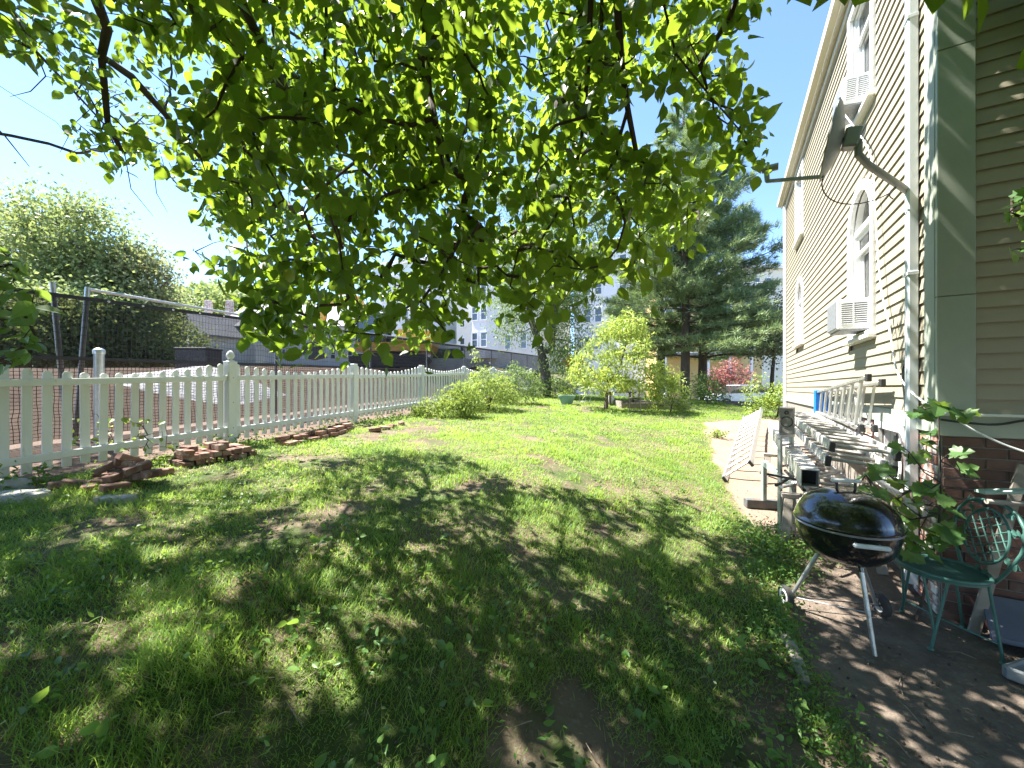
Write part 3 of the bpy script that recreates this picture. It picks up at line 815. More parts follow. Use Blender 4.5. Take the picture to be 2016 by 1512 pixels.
for i in range(-1, 6):
    t0 = i * BAY + .05; t1 = (i + 1) * BAY - .05
    n = 17
    for hh in (.215, .965):
        s0 = random.uniform(-.015, .015); s1 = random.uniform(-.015, .015)
        p0 = fpt(t0, -.045) + Z * (fz(t0) + hh + s0); p1 = fpt(t1, -.045) + Z * (fz(t1) + hh + s1)
        MB().beam(p0, p1, .034, .072, ch=.004).build('rail', m_white, fence)
    for k in range(n):
        f = (k + .5) / n; t = t0 + (t1 - t0) * f + random.uniform(-.006, .006)
        top = 1.195 - .135 * math.sin(math.pi * f) + random.uniform(-.006, .006); bot = .075 + random.uniform(-.02, .02); w = .036 + random.uniform(-.002, .002)
        lean = random.gauss(0, .006)
        out_ = [(-w, 0), (w, 0)] + [(lean + w * math.cos(a), top - bot - w * 1.1 + w * 1.1 * math.sin(a)) for a in (0, .45, .9, 1.57, 2.24, 2.69, math.pi)]
        MB().prism(out_, fpt(t, -.020 + random.uniform(-.003, .003)) + Z * (fz(t) + bot), FD, Z, FN, .019).build('picket', m_white, fence)

# ------------------------------------------------------------------ screened building site fence beyond it
SO = 2.0
def spt(t, off=0.0): return FP1 + FD * t + FN * (SO + off)
def st_px(px):
    r = (px - CX) / F; b = FP1 + FN * SO
    return (r * b.y - b.x) / (FD.x - r * FD.y)
def stop(t): return 2.74 + .045 * spt(t).y
def sseam(t): return 1.93 + .028 * spt(t).y
m_screen = screenmat('black_screen', (.014, .015, .017), .65, .09, (.07, .07, .075), (.055, .11))
m_hem = mat('black_hem', (.015, .015, .016), (.02, .02, .02), 8, .7)
m_wire = screenmat('rusty_mesh', (.050, .036, .031), .64, .14, (.055, .045, .04), (.05, .05))
ta = st_px(175); tb = st_px(105)
site_fence = thing('screened_fence', 'steel site fence hung with see-through black screening behind the picket fence', 'fence', spt(tb - 3.0) + Z * gz(*spt(tb - 3.0)[:2]), math.atan2(FD.y, FD.x))
poles = [tb - 3.0, tb, ta] + [ta + 3.05 * i for i in range(1, 9)]
for i, t in enumerate(poles):
    g0 = gz(*spt(t)[:2]); lean = -.16 if i == 1 else (.14 if i == 2 else random.uniform(-.03, .03))
    tp = spt(t, .03) + Z * (stop(t) + (.16 if i < 3 else .05)); b = spt(t - lean, .03) + Z * (g0 - .1)
    MB().tube([b, tp], .030, 10).build('post', m_galv, site_fence, True)
for a, b in zip(poles[:-1], poles[1:]):
    n = max(4, int((b - a) / .12)); m_ = 8
    def panel(name, zf0, zf1, mt, sag):
        vs_, fs_ = [], []
        for i in range(n + 1):
            t = a + (b - a) * i / n
            for j in range(m_ + 1):
                z = zf0(t) + (zf1(t) - zf0(t)) * j / m_
                o = sag * math.sin(i * .9 + j * .5 + a) * math.sin(math.pi * i / n)
                zz = z - .035 * math.sin(math.pi * ((i / n * 6) % 1)) * (j == m_) * (sag > .015)
                vs_.append(spt(t, -.02 + o) + Z * zz)
        for i in range(n):
            for j in range(m_):
                k = i * (m_ + 1) + j; fs_.append([k, k + m_ + 1, k + m_ + 2, k + 1])
        return MB().add(vs_, fs_).build(name, mt, site_fence, recalc=False)
    panel('screen', sseam, stop, m_screen, .020)
    panel('wire_mesh', lambda t: gz(*spt(t)[:2]) + .05, lambda t: sseam(t) - .02, m_wire, .012)
    MB().beam(spt(a, -.045) + Z * (stop(a) - .025), spt(b, -.045) + Z * (stop(b) - .025), .006, .055).build('hem', m_hem, site_fence)
    MB().beam(spt(a, -.045) + Z * sseam(a), spt(b, -.045) + Z * sseam(b), .012, .05).build('hem', m_hem, site_fence)
    if a >= ta - .01:
        z0 = stop(a) + (.13 if abs(a - ta) < .01 else .03)
        MB().tube([spt(a, .03) + Z * z0, spt(b, .03) + Z * (stop(b) + .03)], .022, 10).build('top_rail', m_galv, site_fence, True)
    if a < 6:
        for k in range(int((b - a) / .42)):
            t = a + .2 + .42 * k
            MB().lathe([(.014, 0), (.016, .003), (.007, .004)], spt(t, -.050) + Z * (stop(t) - .025), 10, axes(-FN).to_3x3() @ Matrix(((0, 0, 1), (0, 1, 0), (-1, 0, 0)))).build('grommet', m_vinyl, site_fence)
gp = pix(195, 685, 5.05); g0 = gz(gp.x, gp.y)
ga = thing('gate_post', 'short galvanised steel post with domed cap standing behind the pickets', 'post', (gp.x, gp.y, g0))
MB().tube([(gp.x, gp.y, g0 - .1), (gp.x, gp.y, gp.z - .06)], .052, 16).build('shaft', m_galv, ga, True)
MB().lathe([(.060, -.07), (.062, -.02), (.050, -.004), (.028, .008), (1e-5, .012)], (gp.x, gp.y, gp.z - .012), 16).build('cap', m_alu, ga, True)

# ------------------------------------------------------------------ building site: tarpaulin heap, digger, parked truck
m_tarp = mat('white_tarpaulin', (.62, .62, .64), (.48, .49, .53), 3, .6, bump=.8, bsc=4, bdist=.1)
tc_ = pix(335, 728, 9.5); hp = MB(); vs_, fs_ = [], []
for i in range(15):
    for j in range(11):
        a, b = (i / 14 - .5) * 2, (j / 10 - .5) * 2
        h = max(0, 1 - a * a) * max(0, 1 - b * b)
        x = tc_.x + a * 1.7; y = tc_.y + 1.0 + b * 1.2
        vs_.append((x, y, gz(x, y) - .05 + (.50 + .10 * math.sin(4 * a + 1) + .05 * math.sin(9 * b)) * h ** .6 + .02))
for i in range(14):
    for j in range(10): k = i * 11 + j; fs_.append([k, k + 11, k + 12, k + 1])
hp.add(vs_, fs_).build('tarpaulin_heap', m_tarp, smooth=True, label='heap under a white tarpaulin behind the screened fence', cat='heap')
bx = pix(392, 716, 12.5); bz = gz(bx.x, bx.y)
jb = thing('site_box', 'dark grey steel storage box on the building site', 'box', (bx.x, bx.y, bz))
m_sitebox = mat('dark_grey_steel', (.07, .075, .08), (.10, .10, .11), 8, .6, .2)
MB().box((bx.x, bx.y, bx.z - .05), (1.0, .7, 1.0), None, .03).build('body', m_sitebox, jb); MB().box((bx.x, bx.y, bx.z + .47), (1.04, .74, .06), None, .02).build('lid', m_sitebox, jb)
MB().box((bx.x, bx.y, (bz + bx.z - .55) / 2), (.9, .6, max(bx.z - .55 - bz, .05)), None).build('plinth', m_sitebox, jb)

m_yellow = mat('digger_yellow', (.80, .44, .03), (.70, .37, .02), 5, .4, coat=.2, wear=((.30, .18, .08), 6, .62, .75))
m_glassdark = glassmat('cab_glass', (.45, .5, .5), .45)
ex = thing('excavator', 'yellow tracked excavator working behind the screened fence', 'excavator', (-6.6, 22, gz(-6.6, 22)))
eb = Vector((-6.6, 22, gz(-6.6, 22)))
def E(x, y, z): return eb + Vector((x, y, z))
for y in (-1.1, 1.1):
    pts = [(-1.9, .1), (1.9, .1), (2.2, .42), (1.9, .78), (-1.9, .78), (-2.2, .42)]
    MB().prism(pts, E(0, y - .25, 0), (1, 0, 0), (0, 0, 1), (0, 1, 0), .5).build('track', m_rubber, ex)
MB().box(E(0, 0, .62), (2.4, 1.9, .5), None, .05).build('undercarriage', m_sitebox, ex)
MB().prism([(-1.9, .95), (2.2, .95), (2.3, 1.3), (2.2, 2.05), (.4, 2.15), (.2, 1.45), (-1.9, 1.45)], E(0, -1.15, 0), (1, 0, 0), (0, 0, 1), (0, 1, 0), 2.3).build('body', m_yellow, ex)
cb = MB()
for x, y in ((-1.85, -1.1), (-.35, -1.1), (-1.85, -.1), (-.35, -.1)): cb.beam(E(x, y, 1.45), E(x + .1, y, 2.95), .09, .09)
cb.box(E(-1.05, -.6, 2.98), (1.7, 1.2, .12), None, .03); cb.build('cab_frame', m_steel_dark, ex)
for p_, s_ in (((-1.1, -1.12, 2.2), (1.45, .02, 1.4)), ((-1.1, -.08, 2.2), (1.45, .02, 1.4)), ((-1.86, -.6, 2.2), (.02, 1.0, 1.4))): MB().box(E(*p_), s_).build('cab_window', m_glassdark, ex)
b0, b1, b2 = E(-1.5, .4, 1.6), E(-2.4, .4, 4.2), E(-4.3, .4, 3.9)
bm_ = MB(); bm_.beam(b0, b1, .35, .5, (1, 0, 0)).beam(b1 + (b0 - b1).normalized() * .1, b2, .33, .45); bm_.build('boom', m_yellow, ex)
st2 = E(-4.9, .4, 1.5); MB().beam(b2 + Vector((.1, 0, .1)), st2, .28, .36, (1, 0, 0)).build('stick', m_yellow, ex)
MB().prism([(0, 0), (-.5, -.1), (-.75, -.6), (-.4, -1.0), (.35, -.85), (.1, -.5)], st2 + Vector((.2, -.45, .1)), (1, 0, 0), (0, 0, 1), (0, 1, 0), .9).build('bucket', m_sitebox, ex)
rm = MB(); rm.tube([E(-.7, .1, 1.7), E(-2.1, .2, 3.2)], .07, 10).tube([E(-2.6, .4, 4.5), E(-4.2, .4, 4.3)], .06, 10); rm.build('hydraulic_ram', m_galv, ex, True)

m_carpaint = mat('pale_blue_paint', (.62, .68, .76), (.60, .66, .74), 1, .25, .1, coat=.8)
m_truckpaint = mat('silver_paint', (.50, .51, .53), (.48, .49, .50), 1, .3, .4, coat=.6)
m_lamp = mat('lamp_glass', (.75, .76, .78), (.7, .7, .72), 2, .15)
def car(name, label, cat, base, rotz, paint, truck=False):
    t = thing(name, label, cat, base, rotz); Mx = XF[t]
    def Q(x, y, z): return Mx @ Vector((x, y, z))
    X_, Y_, Z_ = (Mx.to_3x3().col[i] for i in range(3))
    if truck:
        low = [(-2.6, .35), (2.6, .35), (2.62, .75), (2.5, 1.05), (1.2, 1.12), (-2.6, 1.12)]; cabp = [(1.25, 1.1), (.75, 1.78), (-.75, 1.80), (-.9, 1.1)]; wx = (-1.7, 1.65); hw = .95
    else:
        low = [(-2.2, .32), (2.15, .28), (2.25, .55), (2.12, .74), (1.2, .92), (-1.9, 1.0), (-2.25, .88), (-2.28, .5)]; cabp = [(1.25, .9), (.45, 1.40), (-.8, 1.43), (-1.75, .98)]; wx = (-1.38, 1.38); hw = .88
    MB().prism(low, Q(0, -hw, 0), X_, Z_, Y_, 2 * hw).build('body', paint, t)
    MB().prism(cabp, Q(0, -hw + .10, 0), X_, Z_, Y_, 2 * hw - .2).build('cabin', m_glassdark if not truck else paint, t)
    top = [p_ for p_ in cabp if p_[1] > 1.3]
    MB().box(Q((top[0][0] + top[1][0]) / 2, 0, top[0][1] + .03), (abs(top[0][0] - top[1][0]) + .1, 2 * hw - .26, .05), Mx.to_3x3(), .02).build('roof', paint, t)
    if truck:
        for sg in (-1, 1): MB().prism([(1.05, 1.16), (.68, 1.70), (-.62, 1.70), (-.72, 1.16)], Q(0, sg * (hw - .095), 0), X_, Z_, Y_, .02 * sg).build('window', m_glassdark, t)
    else:
        for sg in (-1, 1):
            MB().beam(Q(-.15, sg * (hw - .09), .92), Q(-.15, sg * (hw - .09), 1.42), .06, .03).build('pillar', paint, t)
            MB().box(Q(-.3, sg * (hw + .01), .78), (.14, .02, .03), Mx.to_3x3()).build('door_handle', m_galv, t)
    for x in wx:
        for sg in (-1, 1):
            Rw = Matrix((X_, Z_, Y_)).transposed()
            wl = MB().lathe([(.20, -.10), (.30, -.11), (.33, -.07), (.33, .07), (.30, .11), (.20, .10)], Q(x, sg * (hw - .08), .33), 20, Rw).build('wheel', m_rubber, t, True)
            MB().lathe([(1e-5, .0), (.06, .02), (.19, .0), (.205, .10), (.19, -.10), (1e-5, -.08)], Q(x, sg * (hw - .02), .33), 16, Rw).build('rim', m_galv, wl, True)
    fx = low[1][0] + .03
    for sg in (-1, 1): MB().ball(Q(fx - .06, sg * (hw - .22), .64 if not truck else .85), (.14, .16, .08), 10, 6).build('headlight', m_lamp, t, True)
    return t
cz = gz(9, 26) + .045
car('parked_car', 'pale blue and white parked sedan beyond the lawn beside the house', 'car', (14.4, 24.2, cz), R(180), m_carpaint)
tq = pix(878, 712, 23.5)
car('pickup_truck', 'silver pickup truck parked behind the screened fence', 'truck', (tq.x, 23.5, gz(tq.x, 23.5)), R(8), m_truckpaint, True)
obp = pix(1121, 712, 22); og = gz(obp.x, 22); ob = thing('road_sign', 'orange diamond road sign on a post seen past the dark forked trunk', 'sign', (obp.x, 22, og))
m_orange = mat('orange_plastic', (.85, .26, .03), (.8, .22, .02), 5, .5)
MB().box((obp.x, 22, (og + obp.z + .2) / 2), (.08, .05, obp.z + .2 - og)).build('post', m_galv, ob)
MB().prism([(0, -.42), (.42, 0), (0, .42), (-.42, 0)], (obp.x, 21.95, obp.z), (1, 0, 0), (0, 0, 1), (0, -1, 0), .02).build('plate', m_orange, ob)

# ------------------------------------------------------------------ houses in the distance
m_grey_sid = mat('grey_siding', (.76, .77, .80), (.69, .70, .73), 1.2, .8, bump=.5, bsc=9, stretch=(.1, .1, 3), bdist=.03)
m_pale_sid = mat('pale_siding', (.82, .82, .81), (.76, .76, .76), 1.2, .7, bump=.5, bsc=9, stretch=(.1, .1, 3), bdist=.03)
m_cream_sid = mat('cream_siding', (.78, .75, .66), (.72, .69, .60), 1.2, .7, bump=.5, bsc=9, stretch=(.1, .1, 3), bdist=.03)
m_blue_sid = mat('pale_blue_siding', (.58, .67, .75), (.53, .62, .70), 1.2, .7, bump=.5, bsc=9, stretch=(.1, .1, 3), bdist=.03)
m_yel_sid = mat('yellow_siding', (.70, .52, .22), (.62, .45, .19), 1.2, .75, bump=.5, bsc=9, stretch=(.1, .1, 3), bdist=.03)
m_greyroof = mat('grey_shingle', (.30, .30, .31), (.24, .24, .25), 6, .9, bump=.6, bsc=12, bdist=.04)
m_pane = glassmat('far_pane', (.3, .33, .36), .7, (.10, .13, .16))
class Far:
    """a house whose facade stands at distance d; positions on the facade are taken from the photograph"""
    def __init__(s, name, label, x0, x1, ytop, d, depth, m_, group=None):
        s.d = d; s.m = m_; a = pix(x0, ytop, d); b = pix(x1, ytop, d)
        s.x0, s.x1, s.zt = a.x, b.x, a.z; s.z0 = gz((a.x + b.x) / 2, d)
        s.t = thing(name, label, 'house', ((a.x + b.x) / 2, d, s.z0), 0, group)
        s.depth = depth
        MB().prism([(s.x0, s.z0 - .5), (s.x1, s.z0 - .5), (s.x1, s.zt), (s.x0, s.zt)], (0, d, 0), (1, 0, 0), (0, 0, 1), (0, 1, 0), depth).build('wall', m_, s.t)
    def win(s, x0, x1, y0, y1, off=0.0, blind=True):
        a = pix(x0, y0, s.d); b = pix(x1, y1, s.d); y = s.d - off
        w = MB().ring([(a.x - .12, b.z - .12), (b.x + .12, b.z - .12), (b.x + .12, a.z + .14), (a.x - .12, a.z + .14)], [(a.x, b.z), (b.x, b.z), (b.x, a.z), (a.x, a.z)], (0, y - .08, 0), (1, 0, 0), (0, 0, 1), (0, 1, 0), .10).build('window', m_vinyl, s.t)
        MB().box(((a.x + b.x) / 2, y - .015, (a.z + b.z) / 2), (b.x - a.x, .02, a.z - b.z)).build('pane', m_pane, w)
        MB().box(((a.x + b.x) / 2, y - .035, (a.z + b.z) / 2), (b.x - a.x, .05, .07)).build('sash', m_vinyl, w)
        return w
    def bay(s, x0, x1, y0, y1, m_, out=.9):
        a = pix(x0, y0, s.d); b = pix(x1, y1, s.d); q = (b.x - a.x) * .26
        MB().prism([(a.x, 0), (a.x + q, -out), (b.x - q, -out), (b.x, 0)], (0, s.d, b.z), (1, 0, 0), (0, 1, 0), (0, 0, 1), a.z - b.z).build('bay', m_, s.t)
        MB().prism([(a.x - .1, .0), (a.x + q - .05, -out - .15), (b.x - q + .05, -out - .15), (b.x + .1, .0)], (0, s.d, a.z), (1, 0, 0), (0, 1, 0), (0, 0, 1), .22).build('bay_cornice', m_vinyl, s.t)
        return out
    def cornice(s, over=.4, h=.35, m_=None):
        MB().box(((s.x0 + s.x1) / 2, s.d + s.depth / 2, s.zt + h / 2), (s.x1 - s.x0 + 2 * over, s.depth + 2 * over, h), None, .04).build('cornice', m_ or m_vinyl, s.t)
    def gable(s, x0, x1, yeave, yapex, m_w, m_r, front=0.0, length=None):
        a = pix(x0, yeave, s.d); b = pix(x1, yeave, s.d); c = pix((x0 + x1) / 2, yapex, s.d); L = length or s.depth
        MB().prism([(a.x, a.z), (b.x, b.z), (c.x, c.z)], (0, s.d - front, 0), (1, 0, 0), (0, 0, 1), (0, 1, 0), L).build('gable', m_w, s.t)
        o = .45; dz = (c.z - a.z) / (c.x - a.x) * o
        r = MB().prism([(a.x - o, a.z - dz + .03), (c.x, c.z + .03), (b.x + o, b.z - dz + .03), (b.x + o, b.z - dz + .2), (c.x, c.z + .25), (a.x - o, a.z - dz + .2)], (0, s.d - front - .4, 0), (1, 0, 0), (0, 0, 1), (0, 1, 0), L + .8)
        return r.build('roof', m_r, s.t)
    def ridge(s, yridge):
        c = pix(0, yridge, s.d + s.depth / 2).z; zt = s.zt
        return MB().prism([(-.5, zt - .15), (s.depth / 2, c), (s.depth + .5, zt - .15), (s.depth + .5, zt + .02), (s.depth / 2, c + .2), (-.5, zt + .02)], (s.x0 - .4, s.d, 0), (0, 1, 0), (0, 0, 1), (1, 0, 0), s.x1 - s.x0 + .8).build('roof', m_greyroof, s.t)
gh1 = Far('grey_house', 'long grey sided house with brick chimneys seen through the black screening', 438, 726, 643, 45, 9, m_grey_sid)
rf1 = gh1.ridge(603)
for x in (410, 452):
    c_ = pix(x, 598, 49); MB().box((c_.x, 49, c_.z - .7), (.65, .65, 2.2), None, .03).build('chimney', m_paintbrick, gh1.t)
for w in ((556, 562, 645, 662), (568, 574, 645, 662), (556, 562, 688, 706), (568, 574, 688, 706), (520, 526, 648, 662), (652, 660, 690, 706), (686, 693, 692, 708), (438 + 4, 448, 674, 680), (612, 620, 650, 664)): gh1.win(*w)
o = gh1.bay(505, 545, 682, 716, m_pale_sid, 1.2)
gh2 = Far('white_gabled_house', 'white front gabled house with a small balcony seen through the black screening', 346, 407, 655, 42, 8, m_pale_sid)
gh2.gable(346, 407, 655, 622, m_pale_sid, m_greyroof)
for w in ((362, 367, 649, 661), (369, 374, 649, 661), (384, 391, 690, 706)): gh2.win(*w)
a = pix(346, 664, 42); b = pix(376, 678, 42)
bal = MB(); bal.box(((a.x + b.x) / 2, 41.2, b.z), (b.x - a.x, 1.6, .15))
for i in range(9): bal.box((a.x + (b.x - a.x) * i / 8, 40.45, (a.z + b.z) / 2), (.10, .08, a.z - b.z))
bal.box(((a.x + b.x) / 2, 40.45, a.z), (b.x - a.x + .1, .12, .12)); bal.build('balcony', m_vinyl, gh2.t)
pl = MB()
for x in (a.x + .1, b.x - .1): pl.box((x, 40.5, (b.z + gh2.z0) / 2), (.2, .2, b.z - gh2.z0))
pl.build('porch_column', m_vinyl, gh2.t)
ap1 = Far('blue_white_apartment_house', 'tall pale blue and white apartment house with stacked bays above the site fence', 716, 872, 520, 44, 11, m_blue_sid); ap1.cornice()
o = ap1.bay(740, 792, 548, 716, m_pale_sid); o2 = ap1.bay(812, 866, 548, 716, m_pale_sid)
for x in (752, 770): 
    for y in (572, 612, 652): ap1.win(x, x + 9, y, y + 22, o)
for x in (824, 842):
    for y in (572, 612, 652): ap1.win(x, x + 9, y, y + 22, o2)
for y in (572, 612, 652): ap1.win(798, 806, y, y + 22)
ap2 = Far('cream_apartment_house', 'cream and white apartment house with a front bay beside the dark tree', 884, 1064, 470, 40, 11, m_cream_sid); ap2.cornice()
o = ap2.bay(920, 982, 500, 706, m_pale_sid, 1.1)
for x in (936, 956):
    for y in (520, 560, 605, 657): ap2.win(x, x + 11, y, y + 26, o)
for x in (894, 998, 1032):
    for y in (524, 566, 612, 662): ap2.win(x, x + 10, y, y + 26)
ap3 = Far('white_apartment_house', 'tall white apartment house behind the small lime green tree', 1128, 1282, 480, 38, 11, m_pale_sid); ap3.cornice()
for x in (1150, 1172, 1220, 1255):
    for y in (505, 550, 605, 660): ap3.win(x, x + 12, y, y + 26)
for h_, a_ in ((gh2, -36), (ap1, -24), (ap2, -26), (ap3, -26)): h_.t.rotation_euler = (0, 0, R(a_))
yh = Far('yellow_house', 'yellow house with white window trim half hidden behind the pines', 1292, 1500, 565, 34, 9, m_yel_sid)
yh.cornice(.5, .3); yh.gable(1296, 1420, 560, 500, m_yel_sid, m_greyroof)
for x in (1310, 1332, 1400, 1425, 1470):
    for y in (590, 655): yh.win(x, x + 13, y, y + 32)
for x in (1340, 1375): yh.win(x, x + 11, 530, 550)
a = pix(1290, 700, 34); b = pix(1460, 712, 34)
MB().box(((a.x + b.x) / 2, 33.1, a.z), (b.x - a.x, 1.9, .25), None, .04).build('porch_roof', m_greyroof, yh.t)
for i in range(5): MB().box((a.x + .2 + (b.x - a.x - .4) * i / 4, 32.3, (a.z + yh.z0) / 2), (.18, .18, a.z - yh.z0)).build('porch_column', m_vinyl, yh.t)
yh2 = Far('tan_house', 'tan house with flat white cornice beyond the far corner', 1450, 1640, 530, 44, 9, m_cream_sid)
yh2.cornice(.5, .4)
for x in (1462, 1486, 1508):
    for y in (548, 600): yh2.win(x, x + 9, y, y + 22)
# ------------------------------------------------------------------ kettle grill
m_enamel = mat('black_enamel', (.006, .006, .007), (.010, .010, .011), 3, .14, 0, spec=.6, coat=.7, wear=((.030, .028, .026), 5, .62, .85))
m_handle = mat('grey_handle', (.62, .64, .65), (.52, .54, .55), 14, .6, bump=.2, wear=((.30, .31, .31), 20, .58, .75))
m_leg = mat('grill_leg', (.55, .56, .55), (.42, .42, .41), 16, .38, .8, wear=((.20, .18, .16), 9, .58, .74))
kx, ky, RIM = 2.31, 2.66, .73; kg = gz(kx, ky)
grill = thing('kettle_grill', 'black kettle charcoal grill on three metal legs with two wheels', 'grill', (kx, ky, kg))
def K(x, y, z): return Vector((x, y, z))
bowl = [(.286, 0), (.285, -.015), (.282, -.05), (.270, -.11), (.243, -.17), (.200, -.217), (.140, -.248), (.070, -.262), (1e-5, -.265)]
MB().lathe(bowl, (kx, ky, RIM), 48).build('bowl', m_enamel, grill, True)
MB().lathe([(.285, -.004), (.291, -.001), (.293, .006), (.289, .011), (.283, .008)], (kx, ky, RIM - .010), 48).build('bowl_rim', m_galv, grill, True)
lidp = [(.288, .0), (.296, .003), (.297, .012), (.291, .018), (.284, .05), (.268, .095), (.236, .145), (.188, .186), (.125, .213), (.06, .226), (1e-5, .229)]
lid = MB().lathe(lidp, (kx, ky, RIM + .004), 48).build('lid', m_enamel, grill, True)
hd = Vector((.97, -.22, 0)).normalized(); lt = K(kx, ky, RIM + .226)
hb = MB(); hb.beam(lt - hd * .088 + Z * .062, lt + hd * .088 + Z * .062, .034, .022, ch=.007); hb.build('lid_handle', m_handle, lid)
for sg in (-1, 1): MB().tube([lt + hd * sg * .055 - Z * .008, lt + hd * sg * .055 + Z * .055], .008, 8).build('handle_stem', m_steel_dark, lid, True)
vd = Vector((.80, -.15, 0)); vp = lt + vd * .17 - Z * .030
MB().lathe([(.045, 0), (.045, .005), (.02, .009), (1e-5, .010)], vp, 16, axes(Vector((.28, -.05, 1))).to_3x3() @ Matrix(((0, 0, 1), (0, 1, 0), (-1, 0, 0)))).build('vent', m_alu, lid)
hn = Vector((-.33, -.94, 0)).normalized(); ht = Vector((-hn.y, hn.x, 0)); hp_ = K(kx, ky, RIM - .045) + hn * .325
MB().beam(hp_ - ht * .092, hp_ + ht * .092, .030, .026, ch=.008).build('side_handle', m_handle, grill)
sm = MB()
for sg in (-1, 1): sm.tube([hp_ + ht * sg * .06, hp_ + ht * sg * .06 - hn * .05], .006, 6)
sm.build('handle_bracket', m_galv, grill)
WL, WR, FT = K(2.09, 2.88, 0), K(2.67, 2.82, 0), K(2.275, 2.41, 0)
for p_ in (WL, WR, FT): p_.z = gz(p_.x, p_.y)
tops = (K(2.205, 2.745, .515), K(2.445, 2.725, .515), K(2.297, 2.535, .505))
ends = (WL + Z * .08, WR + Z * .08, FT + Z * .006)
for a, b in zip(tops, ends):
    lg = MB().tube([a, a.lerp(b, .55), b], [.0135, .0135, .0125], 12).build('leg', m_leg, grill, True)
    MB().tube([a, a.lerp(b, .10)], .017, 12).build('socket', m_enamel, lg, True)
    MB().tube([a.lerp(b, .52), a.lerp(b, .56)], .0150, 12).build('collar', m_galv, lg, True)
ax_ = (WR - WL); ax_.z = 0; ax_.normalize()
MB().tube([ends[0] - ax_ * .03, ends[1] + ax_ * .03], .005, 8).build('axle', m_steel_dark, grill)
for c, sg in ((ends[0], -1), (ends[1], 1)):
    Aw = axes(ax_ * sg); Rw = Matrix((Aw.col[1], Aw.col[2], Aw.col[0])).transposed(); cc = c + ax_ * sg * .035
    wl = MB().lathe([(.046, -.019), (.066, -.021), (.076, -.015), (.079, 0), (.076, .015), (.066, .021), (.046, .019)], cc, 28, Rw).build('wheel', m_rubber, grill, True)
    MB().lathe([(.030, .012), (.036, .0205), (.052, .0215), (.055, .018), (.052, -.016)], cc, 28, Rw).build('rim', m_vinyl, wl, True)
    for k in range(5):
        a = k * 2 * math.pi / 5; d_ = Aw.col[1] * math.cos(a) + Aw.col[2] * math.sin(a)
        MB().beam(cc + d_ * .006 + ax_ * sg * .010, cc + d_ * .040 + ax_ * sg * .010, .010, .008, ax_).build('spoke', m_black_plastic, wl)
    MB().lathe([(.016, .012), (.014, .022), (1e-5, .024)], cc, 12, Rw).build('hub_cap', m_black_plastic, wl, True)
rod = MB(); mid_ = tops[2].lerp(ends[2], .55)
rod.tube([ends[0], mid_], .003, 6).tube([ends[1], mid_], .003, 6); rod.build('brace_wire', m_galv, grill)

# ------------------------------------------------------------------ green wrought iron chair
m_green = mat('green_iron', (.045, .125, .105), (.060, .155, .130), 12, .42, .15, bump=.25, bsc=120, wear=((.16, .20, .17), 12, .62, .80))
cf = Vector((-.966, .26, 0)).normalized(); ca = Vector((.26, .966, 0)).normalized(); cc = Vector((2.88, 2.58, 0)); SH = .455
chair = thing('garden_chair', 'green wrought iron garden chair with lattice oval back and round mesh seat', 'chair', (cc.x, cc.y, gz(cc.x, cc.y)))
def Cq(a, f, z): return cc + ca * a + cf * f + Z * z
ring = [Cq(.215 * math.cos(t), .215 * math.sin(t), SH) for t in [2 * math.pi * i / 40 for i in range(41)]]
MB().tube(ring, .0115, 10, False).build('seat_rim', m_green, chair, True)
MB().lathe([(.203, 0), (.203, -.028), (.210, -.028), (.210, 0)], Cq(0, 0, SH), 40).build('seat_apron', m_green, chair, True)
for i in range(-13, 14):
    a = i * .0150; h = math.sqrt(max(.205 ** 2 - a * a, 0))
    if h > .02: MB().beam(Cq(a, -h, SH - .004), Cq(a, h, SH - .004), .0040, .004).build('seat_slat', m_green, chair)
for i in range(-3, 4):
    f = i * .055; h = math.sqrt(.2 ** 2 - f * f); MB().beam(Cq(-h, f, SH - .010), Cq(h, f, SH - .010), .004, .004).build('seat_bar', m_green, chair)
def Bk(a, b): return Cq(a, -.195 - .16 * b, SH + b)
fr_ = [(-.115, -.02), (-.150, .03), (-.200, .12), (-.236, .21), (-.247, .285), (-.225, .36), (-.172, .425), (-.10, .455), (0, .462), (.10, .455), (.172, .425), (.225, .36), (.247, .285), (.236, .21), (.200, .12), (.150, .03), (.115, -.02)]
bk = MB().tube([Bk(*p_) for p_ in fr_], .0105, 10).build('back_frame', m_green, chair, True)
ov = [(.155 * math.cos(t), .238 + .175 * math.sin(t)) for t in [2 * math.pi * i / 36 for i in range(37)]]
MB().tube([Bk(*p_) for p_ in ov], .0075, 8, False).build('oval', m_green, bk, True)
for sg in (-1, 1):
    for k in range(-3, 4):
        th = R(58 if sg > 0 else 28); ux, uy = math.cos(th), sg * math.sin(th); ox, oy = -uy * k * .052, ux * k * .052
        qa = (ux / .155) ** 2 + (uy / .175) ** 2; qb = 2 * (ox * ux / .155 ** 2 + oy * uy / .175 ** 2); qc = (ox / .155) ** 2 + (oy / .175) ** 2 - 1
        ds_ = qb * qb - 4 * qa * qc
        if ds_ > 0:
            e0_, e1_ = (-qb - math.sqrt(ds_)) / (2 * qa), (-qb + math.sqrt(ds_)) / (2 * qa)
            if e1_ - e0_ > .05: MB().tube([Bk(ox + ux * e, .238 + oy + uy * e) for e in (e0_, (e0_ + e1_) / 2, e1_)], .0042, 6).build('lattice_bar', m_green, bk, True)
